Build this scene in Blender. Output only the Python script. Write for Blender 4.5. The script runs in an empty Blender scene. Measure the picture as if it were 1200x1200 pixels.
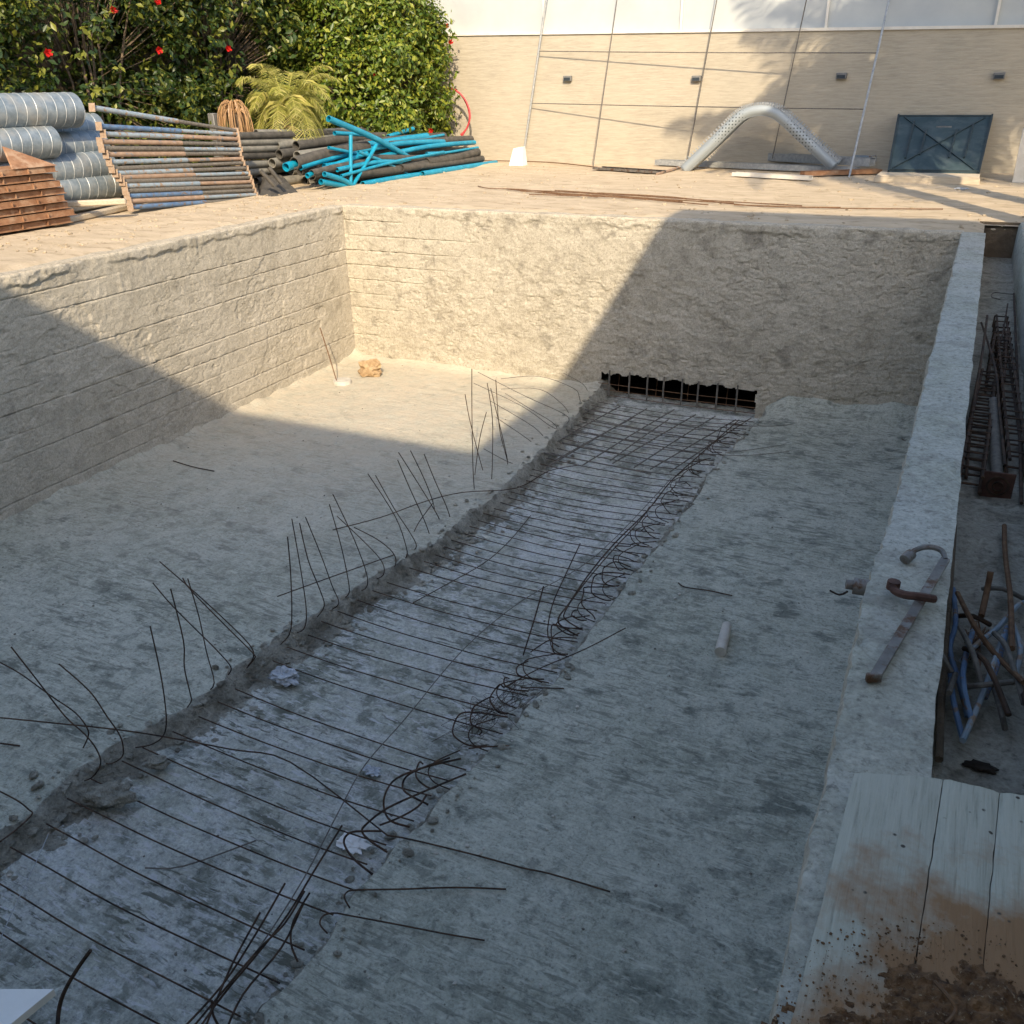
import bpy, bmesh, math, random
import numpy as np
from mathutils import Vector, Matrix, noise
R = math.radians
random.seed(7)
rng = np.random.default_rng(7)
sc = bpy.context.scene
C = sc.collection

# ------------------------------------------------------------------ camera
YAW, PITCH, ROLL, F = 0.46771, 0.44509, -0.0189, 1042.76
CAM = Vector((8.66923, -11.83674, 1.6))
D = 2.408
fwd0 = Vector((-math.sin(YAW), math.cos(YAW), 0)); rt0 = Vector((math.cos(YAW), math.sin(YAW), 0)); up0 = Vector((0, 0, 1))
FW = fwd0*math.cos(PITCH) - up0*math.sin(PITCH)
u_ = up0*math.cos(PITCH) + fwd0*math.sin(PITCH)
RT = rt0*math.cos(ROLL) + u_*math.sin(ROLL)
UP = u_*math.cos(ROLL) - rt0*math.sin(ROLL)
cam = bpy.data.cameras.new('camera'); co = bpy.data.objects.new('camera', cam); C.objects.link(co)
co.matrix_world = Matrix(((RT.x, UP.x, -FW.x, CAM.x), (RT.y, UP.y, -FW.y, CAM.y), (RT.z, UP.z, -FW.z, CAM.z), (0, 0, 0, 1)))
cam.sensor_width = 36; cam.lens = F/1200*36; cam.clip_start = 0.05; cam.clip_end = 2000
sc.camera = co

# ------------------------------------------------------------------ light
SUN = Vector((0.70, -1.32, 1.0)).normalized()     # towards the sun
w = bpy.data.worlds.new('World'); sc.world = w; w.use_nodes = True
nt = w.node_tree; bg = nt.nodes['Background']; sky = nt.nodes.new('ShaderNodeTexSky')
sky.sky_type = 'NISHITA'; sky.sun_disc = False
sky.sun_elevation = math.asin(SUN.z); sky.sun_rotation = math.atan2(SUN.x, SUN.y)
sky.air_density = 1.0; sky.dust_density = 1.8; sky.ozone_density = 0.7
nt.links.new(sky.outputs[0], bg.inputs[0]); bg.inputs[1].default_value = 0.15
sl = bpy.data.lights.new('sun', 'SUN'); so = bpy.data.objects.new('sun', sl); C.objects.link(so)
sl.energy = 2.95; sl.angle = R(0.6); sl.color = (1.0, 0.83, 0.60)
so.rotation_euler = (-SUN).to_track_quat('-Z', 'Y').to_euler(); so.location = (20, -30, 30)
sc.view_settings.view_transform = 'Standard'; sc.view_settings.look = 'None'
sc.view_settings.exposure = 1.1; sc.view_settings.gamma = 1
sc.cycles.max_bounces = 5; sc.cycles.diffuse_bounces = 3; sc.cycles.glossy_bounces = 2; sc.cycles.use_adaptive_sampling = True; sc.cycles.adaptive_threshold = 0.015; sc.cycles.caustics_reflective = False; sc.cycles.caustics_refractive = False

# ------------------------------------------------------------------ pixel -> point on a known surface (photo is 1200 px)
def ray(px, py): return FW + RT*((px-600)/F) - UP*((py-600)/F)
def on(px, py, ax, k):
    d = ray(px, py); return CAM + d*((k-CAM[ax])/d[ax])
def Z(px, py, z=0.0): return on(px, py, 2, z)
def Y(px, py, y): return on(px, py, 1, y)
def X(px, py, x): return on(px, py, 0, x)

# ------------------------------------------------------------------ materials
def nn(t, typ, **kw):
    n = t.nodes.new(typ)
    for k, v in kw.items():
        if isinstance(k, str) and hasattr(n, k): setattr(n, k, v)
    return n
def tex(t, vec, scale, detail=6, rough=0.6, typ='ShaderNodeTexNoise', dist=0.0):
    n = t.nodes.new(typ); t.links.new(vec, n.inputs['Vector']); n.inputs['Scale'].default_value = scale
    if typ == 'ShaderNodeTexNoise':
        n.inputs['Detail'].default_value = detail; n.inputs['Roughness'].default_value = rough; n.inputs['Distortion'].default_value = dist
    return n
def ramp(t, fac, stops):
    r = t.nodes.new('ShaderNodeValToRGB'); t.links.new(fac, r.inputs[0])
    e = r.color_ramp.elements
    while len(e) < len(stops): e.new(0.5)
    for i, (p, c) in enumerate(stops):
        e[i].position = p; e[i].color = (*c, 1) if len(c) == 3 else (c[0], c[0], c[0], 1)
    return r
def mix(t, fac, a, b, mode='MIX'):
    m = t.nodes.new('ShaderNodeMix'); m.data_type = 'RGBA'; m.blend_type = mode
    if isinstance(fac, (int, float)): m.inputs[0].default_value = fac
    else: t.links.new(fac, m.inputs[0])
    for i, v in ((6, a), (7, b)):
        if isinstance(v, tuple): m.inputs[i].default_value = (*v, 1)
        else: t.links.new(v, m.inputs[i])
    return m.outputs[2]
def base(name):
    m = bpy.data.materials.new(name); m.use_nodes = True; t = m.node_tree
    b = t.nodes['Principled BSDF']; tc = t.nodes.new('ShaderNodeTexCoord')
    return m, t, b, tc.outputs['Object']
def bump(t, b, hs, strength=0.5, dist=0.01):
    """hs: list of (socket, weight)"""
    acc = None
    for s, wt in hs:
        mm = t.nodes.new('ShaderNodeMath'); mm.operation = 'MULTIPLY'; t.links.new(s, mm.inputs[0]); mm.inputs[1].default_value = wt
        if acc is None: acc = mm.outputs[0]
        else:
            ad = t.nodes.new('ShaderNodeMath'); ad.operation = 'ADD'; t.links.new(acc, ad.inputs[0]); t.links.new(mm.outputs[0], ad.inputs[1]); acc = ad.outputs[0]
    bn = t.nodes.new('ShaderNodeBump'); bn.inputs['Strength'].default_value = strength; bn.inputs['Distance'].default_value = dist
    t.links.new(acc, bn.inputs['Height']); t.links.new(bn.outputs[0], b.inputs['Normal'])
def mapping(t, vec, sc_=(1, 1, 1), rot=(0, 0, 0)):
    m = t.nodes.new('ShaderNodeMapping'); t.links.new(vec, m.inputs[0]); m.inputs['Scale'].default_value = sc_; m.inputs['Rotation'].default_value = rot
    return m.outputs[0]

def mat(name, c1, c2, scale=8, rough=0.8, metal=0.0, bs=40, bstr=0.3, bdist=0.005, stretch=(1, 1, 1), c3=None, t3=(0.6, 0.68), s3=3, detail=6, spec=0.5):
    m, t, b, v = base(name)
    vv = mapping(t, v, stretch)
    n = tex(t, vv, scale, detail)
    col = ramp(t, n.outputs[0], [(0.32, c1), (0.68, c2)]).outputs[0]
    if c3:
        n3 = tex(t, vv, s3, 7, 0.65); f = ramp(t, n3.outputs[0], [(t3[0], (0,)), (t3[1], (1,))]).outputs[0]
        col = mix(t, f, col, c3)
    t.links.new(col, b.inputs['Base Color'])
    b.inputs['Roughness'].default_value = rough; b.inputs['Metallic'].default_value = metal
    b.inputs['Specular IOR Level'].default_value = spec
    if bstr:
        nb = tex(t, vv, bs, 5, 0.65); bump(t, b, [(nb.outputs[0], 1)], bstr, bdist)
    return m

def concrete(name, lo, mid, hi, stain, dust, streak_rot=0.0, streak=0.5, stain_t=(0.56, 0.66), dust_t=(0.55, 0.7), chips=0.5, dist=0.02, st_scale=(1, 1, 1), spots=0.5, sandy=False, fz=0.8, fleck=0.0, frot=0.3):
    m, t, b, v = base(name)
    big = tex(t, v, 0.8, 5, 0.6); medium = tex(t, v, 5, 8, 0.68); fine = tex(t, v, 60, 6, 0.7)
    col = ramp(t, medium.outputs[0], [(0.3, lo), (0.5, mid), (0.72, hi)]).outputs[0]
    f1 = ramp(t, big.outputs[0], [(0.4, (0,)), (0.62, (1,))]).outputs[0]
    col = mix(t, f1, col, mix(t, 0.55, col, dust))
    sv = mapping(t, v, st_scale)
    s = tex(t, sv, 2.6, 6, 0.62, dist=0.35); f2 = ramp(t, s.outputs[0], [(stain_t[0], (0,)), (stain_t[1], (1,))]).outputs[0]
    col = mix(t, mixf(t, f2, 0.75), col, stain)
    d = tex(t, v, 3.3, 7, 0.7, dist=0.6); f3 = ramp(t, d.outputs[0], [(dust_t[0], (0,)), (dust_t[1], (1,))]).outputs[0]
    col = mix(t, mixf(t, f3, 0.7), col, dust)
    g = ramp(t, fine.outputs[0], [(0.3, (0.55, 0.55, 0.55)), (0.55, (1, 1, 1)), (0.8, (1.18, 1.18, 1.18))]).outputs[0]
    col = mix(t, 0.7, col, g, 'MULTIPLY')
    # small dark pits
    vo = tex(t, v, 22, typ='ShaderNodeTexVoronoi'); pf = ramp(t, vo.outputs['Distance'], [(0.06, (1,)), (0.14, (0,))]).outputs[0]
    pm = ramp(t, tex(t, v, 4, 3).outputs[0], [(0.55, (0,)), (0.62, (1,))]).outputs[0]
    pp = t.nodes.new('ShaderNodeMath'); pp.operation = 'MULTIPLY'; t.links.new(pf, pp.inputs[0]); t.links.new(pm, pp.inputs[1])
    col = mix(t, mixf(t, pp.outputs[0], 0.7), col, tuple(c*0.35 for c in lo))
    sp = tex(t, v, 6.0, 5, 0.6, dist=0.3); f5 = ramp(t, sp.outputs[0], [(0.565, (0,)), (0.64, (1,))]).outputs[0]
    col = mix(t, mixf(t, f5, spots), col, stain)
    mf = tex(t, v, 26, 6, 0.78, dist=0.3)
    g2 = ramp(t, mf.outputs[0], [(0.34, (0.36, 0.36, 0.36)), (0.45, (0.92, 0.92, 0.92)), (0.56, (1.05, 1.05, 1.05)), (0.68, (1.28, 1.28, 1.28))]).outputs[0]
    col = mix(t, fz, col, g2, 'MULTIPLY')
    if fleck:
        fk = tex(t, mapping(t, v, (2.6, 15, 8), (0, 0, frot)), 1.7, 5, 0.6, dist=0.4); fm = ramp(t, tex(t, v, 0.9, 3).outputs[0], [(0.46, (0,)), (0.56, (1,))]).outputs[0]
        ff = ramp(t, fk.outputs[0], [(0.54, (0,)), (0.60, (1,))]).outputs[0]; fmm = t.nodes.new('ShaderNodeMath'); fmm.operation = 'MULTIPLY'; t.links.new(ff, fmm.inputs[0]); t.links.new(fm, fmm.inputs[1])
        col = mix(t, mixf(t, fmm.outputs[0], fleck), col, tuple(c*0.72 for c in lo))
        fk2 = ramp(t, tex(t, mapping(t, v, (4, 17, 9), (0, 0, frot+.2)), 2.1, 5, 0.6, dist=0.5).outputs[0], [(0.56, (0,)), (0.64, (1,))]).outputs[0]
        col = mix(t, mixf(t, fk2, fleck*.8), col, tuple(min(.85, c*1.15) for c in dust))
    if sandy:  # blends in a paler, warmer tone towards the far left corner
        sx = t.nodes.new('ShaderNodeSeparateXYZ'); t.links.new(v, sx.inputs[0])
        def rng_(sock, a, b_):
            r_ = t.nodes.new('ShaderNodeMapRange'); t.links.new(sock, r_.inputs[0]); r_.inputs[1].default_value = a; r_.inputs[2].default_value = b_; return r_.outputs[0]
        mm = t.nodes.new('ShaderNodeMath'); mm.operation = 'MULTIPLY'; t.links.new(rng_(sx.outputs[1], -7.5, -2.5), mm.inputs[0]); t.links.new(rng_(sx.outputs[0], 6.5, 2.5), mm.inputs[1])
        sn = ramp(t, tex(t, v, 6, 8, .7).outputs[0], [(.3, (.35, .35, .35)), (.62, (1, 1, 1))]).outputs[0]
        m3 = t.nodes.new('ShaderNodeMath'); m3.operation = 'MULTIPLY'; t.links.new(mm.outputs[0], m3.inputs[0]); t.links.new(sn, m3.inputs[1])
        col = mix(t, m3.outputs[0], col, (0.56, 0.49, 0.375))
    t.links.new(col, b.inputs['Base Color']); b.inputs['Roughness'].default_value = 0.93; b.inputs['Specular IOR Level'].default_value = 0.25
    st = tex(t, mapping(t, v, (3, 26, 3), (0, 0, streak_rot)), 1.3, 5, 0.6, dist=0.4)
    cp = tex(t, v, 14, 8, 0.7, dist=0.8)
    bump(t, b, [(st.outputs[0], streak), (cp.outputs[0], chips), (fine.outputs[0], 0.25), (mf.outputs[0], 0.5*chips), (f2, -0.12)], 1.0, dist)
    return m
def mixf(t, s, k):
    mm = t.nodes.new('ShaderNodeMath'); mm.operation = 'MULTIPLY'; t.links.new(s, mm.inputs[0]); mm.inputs[1].default_value = k
    return mm.outputs[0]

MT = {}
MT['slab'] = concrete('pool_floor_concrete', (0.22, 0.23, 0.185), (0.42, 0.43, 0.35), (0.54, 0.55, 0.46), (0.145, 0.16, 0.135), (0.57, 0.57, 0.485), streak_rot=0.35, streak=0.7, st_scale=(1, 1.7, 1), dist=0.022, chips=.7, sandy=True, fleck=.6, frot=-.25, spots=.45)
MT['trench'] = concrete('trench_screed', (0.28, 0.29, 0.23), (0.60, 0.615, 0.52), (0.76, 0.78, 0.69), (0.27, 0.285, 0.235), (0.86, 0.87, 0.82), streak_rot=1.1, streak=0.9, stain_t=(0.55, 0.6), dust_t=(0.5, 0.6), chips=1.3, dist=0.035, fleck=.95, frot=.9, spots=.7)
MT['rubble'] = concrete('broken_concrete', (0.30, 0.285, 0.225), (0.56, 0.54, 0.45), (0.66, 0.63, 0.53), (0.20, 0.185, 0.14), (0.60, 0.57, 0.47), streak=0.1, stain_t=(0.5, 0.62), chips=2.5, dist=0.04)
MT['wall_a'] = concrete('board_marked_concrete', (0.34, 0.305, 0.24), (0.47, 0.425, 0.34), (0.54, 0.49, 0.40), (0.33, 0.30, 0.245), (0.56, 0.51, 0.42), streak=0.15, stain_t=(0.6, 0.7), chips=0.6, dist=0.015, fz=.45, spots=.35)
MT['wall_b'] = concrete('hacked_concrete', (0.32, 0.285, 0.22), (0.47, 0.425, 0.335), (0.54, 0.49, 0.395), (0.27, 0.245, 0.195), (0.57, 0.52, 0.42), streak=0.1, stain_t=(0.58, 0.66), chips=0.9, dist=0.018, fz=.55, spots=.4)
MT['top'] = concrete('sandy_wall_top', (0.42, 0.365, 0.27), (0.54, 0.475, 0.36), (0.60, 0.53, 0.41), (0.40, 0.34, 0.25), (0.60, 0.52, 0.39), streak=0.1, chips=.9, dist=.02)
MT['kerb'] = concrete('wall_top_concrete', (0.29, 0.285, 0.225), (0.42, 0.41, 0.325), (0.50, 0.485, 0.39), (0.30, 0.285, 0.24), (0.55, 0.53, 0.48), streak=0.2, stain_t=(0.58, 0.7), chips=0.5, dist=0.012)
MT['channel'] = concrete('channel_concrete', (0.22, 0.21, 0.165), (0.38, 0.365, 0.30), (0.48, 0.46, 0.38), (0.13, 0.115, 0.085), (0.40, 0.37, 0.31), streak=0.4, chips=0.6)
MT['sand'] = mat('sandy_ground', (0.47, 0.375, 0.255), (0.60, 0.49, 0.345), 2.2, 0.95, bs=26, bstr=0.7, bdist=0.02, c3=(0.37, 0.29, 0.19), t3=(0.53, 0.66), s3=4, detail=10, spec=0.1, stretch=(.6, 1.6, 1))
MT['sand_dark'] = mat('sandy_clods', (0.33, 0.26, 0.17), (0.52, 0.43, 0.30), 9, 0.95)
MT['earth'] = mat('shade_darkened_earth', (0.012, 0.008, 0.005), (0.045, 0.03, 0.018), 9, 0.98, bs=30, bstr=1, bdist=0.03)  # earth colour taken near black so the wall recess looks deep in shade
MT['soil'] = mat('brown_soil', (0.07, 0.034, 0.015), (0.28, 0.145, 0.06), 30, 0.98, bs=90, bstr=1, bdist=0.015, c3=(0.34, 0.24, 0.14), t3=(0.60, 0.64), s3=90)
MT['rebar'] = mat('dark_rusty_steel', (0.016, 0.012, 0.010), (0.12, 0.07, 0.04), 14, 0.8, 0.3, bs=160, bstr=0.4, bdist=0.002)
MT['rebar_rust'] = mat('brown_rusty_steel', (0.10, 0.05, 0.024), (0.22, 0.125, 0.065), 25, 0.85, 0.2, bs=120, bstr=0.4, bdist=0.002)
MT['rebar_grey'] = mat('grey_dusty_steel', (0.10, 0.09, 0.075), (0.21, 0.19, 0.16), 30, 0.8, 0.2, bs=120, bstr=0.3, bdist=0.002)
MT['silver'] = mat('galvanised_bar', (0.28, 0.30, 0.31), (0.46, 0.47, 0.46), 20, 0.55, 0.4, bs=90, bstr=0.1)
MT['bluepaint'] = mat('worn_blue_paint', (0.06, 0.12, 0.24), (0.15, 0.24, 0.36), 10, 0.6, 0.1, c3=(0.17, 0.12, 0.085), t3=(0.53, 0.6), s3=16)
MT['bluegrey'] = mat('faded_blue_grey_paint', (0.20, 0.27, 0.33), (0.32, 0.37, 0.40), 10, 0.6, 0.1, c3=(0.30, 0.21, 0.14), t3=(0.54, 0.6), s3=12)
MT['rustpaint'] = mat('rusty_paint', (0.26, 0.17, 0.115), (0.38, 0.27, 0.19), 12, 0.75, 0.1, c3=(0.16, 0.19, 0.22), t3=(0.57, 0.63), s3=9)
MT['plate'] = mat('rusty_end_plate', (0.33, 0.22, 0.14), (0.42, 0.33, 0.25), 30, 0.8, 0.1)
MT['rustpanel'] = mat('rusty_form_panel', (0.22, 0.105, 0.05), (0.38, 0.21, 0.115), 7, 0.85, 0.1, bs=40, bstr=0.3, c3=(0.42, 0.28, 0.18), t3=(0.5, 0.65), s3=6)
MT['teal'] = mat('turquoise_pvc', (0.0, 0.20, 0.33), (0.01, 0.31, 0.47), 6, 0.45, bstr=0.1, c3=(0.10, 0.27, 0.30), t3=(0.6, 0.75), s3=5)
MT['black'] = mat('dark_foam_pipe', (0.045, 0.042, 0.036), (0.10, 0.09, 0.075), 9, 0.85, bs=30, bstr=0.4)
MT['greypipe'] = mat('dusty_grey_pipe', (0.15, 0.145, 0.125), (0.27, 0.255, 0.215), 9, 0.8, bs=30, bstr=0.3)
MT['wood'] = mat('weathered_timber', (0.42, 0.35, 0.26), (0.56, 0.48, 0.36), 5, 0.8, stretch=(1, 8, 8), bs=30, bstr=0.3)
MT['redhose'] = mat('red_hose', (0.50, 0.05, 0.06), (0.62, 0.10, 0.10), 9, 0.5, bstr=0)
MT['white'] = mat('white_plaster', (0.70, 0.69, 0.66), (0.80, 0.79, 0.76), 9, 0.7, bstr=0.1)
MT['fixture'] = mat('grey_lamp_housing', (0.13, 0.13, 0.125), (0.19, 0.19, 0.18), 20, 0.5, bstr=0)
MT['tealdark'] = mat('dark_green_panel', (0.035, 0.06, 0.07), (0.06, 0.09, 0.10), 3, 0.8, c3=(0.09, 0.115, 0.12), t3=(0.5, 0.7), s3=4, bstr=0.1, spec=.2)
MT['tealline'] = mat('dark_green_brace', (0.018, 0.035, 0.042), (0.03, 0.05, 0.06), 9, 0.5, bstr=0.1)
MT['frost'] = mat('pale_boundary_panel', (0.40, 0.42, 0.42), (0.48, 0.50, 0.48), 1.2, 0.45, bstr=0)
MT['cap'] = mat('pale_wall_cap', (0.62, 0.58, 0.50), (0.72, 0.68, 0.60), 6, 0.7, bstr=0.1)
MT['bag'] = mat('translucent_plastic', (0.30, 0.33, 0.36), (0.50, 0.54, 0.58), 12, 0.25, bs=25, bstr=0.8, bdist=0.02)
MT['stone'] = mat('ochre_stone', (0.26, 0.16, 0.075), (0.52, 0.38, 0.22), 12, 0.9, bs=30, bstr=1, bdist=0.02)
MT['greystone'] = mat('pale_concrete_lump', (0.45, 0.42, 0.36), (0.60, 0.57, 0.50), 12, 0.9, bs=30, bstr=0.8, bdist=0.02)
MT['iron'] = mat('grey_worn_iron', (0.13, 0.115, 0.10), (0.27, 0.25, 0.225), 14, 0.6, 0.4, c3=(0.12, 0.06, 0.03), t3=(0.52, 0.6), s3=12)
MT['rustdark'] = mat('dark_red_rust', (0.06, 0.028, 0.02), (0.13, 0.065, 0.045), 20, 0.85, 0.1)
MT['bark'] = mat('palm_bark', (0.12, 0.085, 0.055), (0.24, 0.18, 0.12), 14, 0.95, bs=14, bstr=1, bdist=0.03)
MT['render_wall'] = mat('house_render', (0.52, 0.47, 0.39), (0.60, 0.55, 0.46), 3, 0.9)
MT['roof'] = mat('flat_roof', (0.35, 0.33, 0.30), (0.42, 0.40, 0.36), 3, 0.9)
MT['glass'] = mat('dark_window_glass', (0.03, 0.04, 0.05), (0.05, 0.06, 0.07), 1, 0.08, bstr=0)
MT['alu'] = mat('white_window_frame', (0.65, 0.65, 0.63), (0.72, 0.72, 0.70), 4, 0.4, bstr=0)
MT['timber_dark'] = mat('dark_brown_earth', (0.10, 0.075, 0.05), (0.17, 0.13, 0.085), 6, 0.95, bs=20, bstr=0.8, bdist=0.03)  # even dark brown for the channel bank, backing wall and steel strip

def leafmat(name, c1, c2, c3, rough=0.42, trans=0.35):
    m = bpy.data.materials.new(name); m.use_nodes = True; t = m.node_tree; b = t.nodes['Principled BSDF']
    g = t.nodes.new('ShaderNodeNewGeometry')
    r = ramp(t, g.outputs['Random Per Island'], [(0.0, c1), (0.55, c2), (1.0, c3)])
    t.links.new(r.outputs[0], b.inputs['Base Color']); b.inputs['Roughness'].default_value = rough
    tr = t.nodes.new('ShaderNodeBsdfTranslucent'); t.links.new(r.outputs[0], tr.inputs[0])
    mx = t.nodes.new('ShaderNodeMixShader'); mx.inputs[0].default_value = trans
    t.links.new(b.outputs[0], mx.inputs[1]); t.links.new(tr.outputs[0], mx.inputs[2])
    t.links.new(mx.outputs[0], t.nodes['Material Output'].inputs[0]); return m
MT['leaf'] = leafmat('hibiscus_leaf', (0.022, 0.05, 0.01), (0.05, 0.085, 0.013), (0.27, 0.28, 0.04))
MT['leaf_bright'] = leafmat('hibiscus_leaf_yellowish', (0.05, 0.10, 0.013), (0.14, 0.20, 0.02), (0.34, 0.35, 0.045))
MT['frond'] = leafmat('palm_frond_yellow_green', (0.28, 0.30, 0.06), (0.45, 0.43, 0.10), (0.62, 0.55, 0.20))
MT['dead'] = leafmat('dead_palm_frond', (0.30, 0.17, 0.08), (0.45, 0.27, 0.13), (0.55, 0.37, 0.20), trans=0.2)
MT['palm'] = leafmat('palm_frond_green', (0.05, 0.08, 0.02), (0.08, 0.12, 0.03), (0.12, 0.15, 0.04), trans=.08)
MT['flower'] = leafmat('red_petal', (0.55, 0.015, 0.012), (0.65, 0.02, 0.018), (0.75, 0.04, 0.02))

# striated stone cladding of the far wall
m, t, b, v = base('split_stone_cladding'); MT['cladding'] = m
vv = mapping(t, v, (1.5, 1, 14)); n1 = tex(t, vv, 2.2, 6, 0.7, dist=0.3); n2 = tex(t, mapping(t, v, (5, 5, 60)), 1.0, 3); n3 = tex(t, v, 1.0, 3)
col = ramp(t, n1.outputs[0], [(0.3, (0.32, 0.285, 0.22)), (0.5, (0.395, 0.352, 0.272)), (0.7, (0.45, 0.405, 0.32))]).outputs[0]
col = mix(t, mixf(t, ramp(t, n3.outputs[0], [(0.4, (0,)), (0.7, (1,))]).outputs[0], 0.35), col, (0.50, 0.43, 0.33))
t.links.new(col, b.inputs['Base Color']); b.inputs['Roughness'].default_value = 0.9
bump(t, b, [(n1.outputs[0], 1), (n2.outputs[0], 0.5)], 0.6, 0.01)

# spiral duct
m, t, b, v = base('galvanised_sheet_tube'); MT['duct'] = m
n1 = tex(t, v, 9, 4); col = ramp(t, n1.outputs[0], [(0.35, (0.20, 0.25, 0.285)), (0.65, (0.32, 0.37, 0.40))]).outputs[0]
nd = tex(t, v, 3, 6); col = mix(t, mixf(t, ramp(t, nd.outputs[0], [(0.5, (0,)), (0.7, (1,))]).outputs[0], 0.5), col, (0.50, 0.45, 0.36))
t.links.new(col, b.inputs['Base Color']); b.inputs['Metallic'].default_value = 0.4; b.inputs['Roughness'].default_value = 0.55
bump(t, b, [(n1.outputs[0], 1)], 0.2, 0.01)
MT['seam'] = mat('bright_rolled_seam', (0.45, 0.48, 0.48), (0.60, 0.62, 0.61), 20, 0.5, 0.5, bstr=0)

# formwork planks with soil staining
m, t, b, v = base('grey_formwork_plank'); MT['plank'] = m
g1 = tex(t, mapping(t, v, (60, 3.0, 1)), 1.6, 7, 0.72, dist=0.15); g2 = tex(t, v, 5, 8, .75)
col = ramp(t, g1.outputs[0], [(0.3, (0.27, 0.265, 0.21)), (0.46, (0.42, 0.415, 0.335)), (0.75, (0.51, 0.50, 0.41))]).outputs[0]
col = mix(t, mixf(t, ramp(t, g2.outputs[0], [(0.45, (0,)), (0.62, (1,))]).outputs[0], 0.5), col, (0.50, 0.49, 0.41))
ns = tex(t, v, 5, 8, 0.65)
xyz = t.nodes.new('ShaderNodeSeparateXYZ'); t.links.new(v, xyz.inputs[0])
# a spill of soil around the heap: distance from (8.98,-10.55)
def dist_to(t, v, p):
    vm = t.nodes.new('ShaderNodeVectorMath'); vm.operation = 'DISTANCE'; t.links.new(v, vm.inputs[0]); vm.inputs[1].default_value = p; return vm.outputs['Value']
dd = dist_to(t, v, (9.02, -10.55, 0.03))
sb = t.nodes.new('ShaderNodeMath'); sb.operation = 'SUBTRACT'; t.links.new(ns.outputs[0], sb.inputs[0]); t.links.new(dd, sb.inputs[1])
f = ramp(t, sb.outputs[0], [(-0.02, (0,)), (0.22, (1,))]).outputs[0]
col = mix(t, mixf(t, f, 0.92), col, (0.27, 0.135, 0.05))
vo = tex(t, v, 26, typ='ShaderNodeTexVoronoi'); pf = ramp(t, vo.outputs['Distance'], [(0.10, (1,)), (0.16, (0,))]).outputs[0]
pm = ramp(t, tex(t, v, 8, 3).outputs[0], [(0.52, (0,)), (0.56, (1,))]).outputs[0]
pp = t.nodes.new('ShaderNodeMath'); pp.operation = 'MULTIPLY'; t.links.new(pf, pp.inputs[0]); t.links.new(pm, pp.inputs[1])
col = mix(t, pp.outputs[0], col, (0.06, 0.05, 0.04))
t.links.new(col, b.inputs['Base Color']); b.inputs['Roughness'].default_value = 0.85
bump(t, b, [(g1.outputs[0], 1), (g2.outputs[0], 0.6)], 0.6, 0.006)

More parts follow.
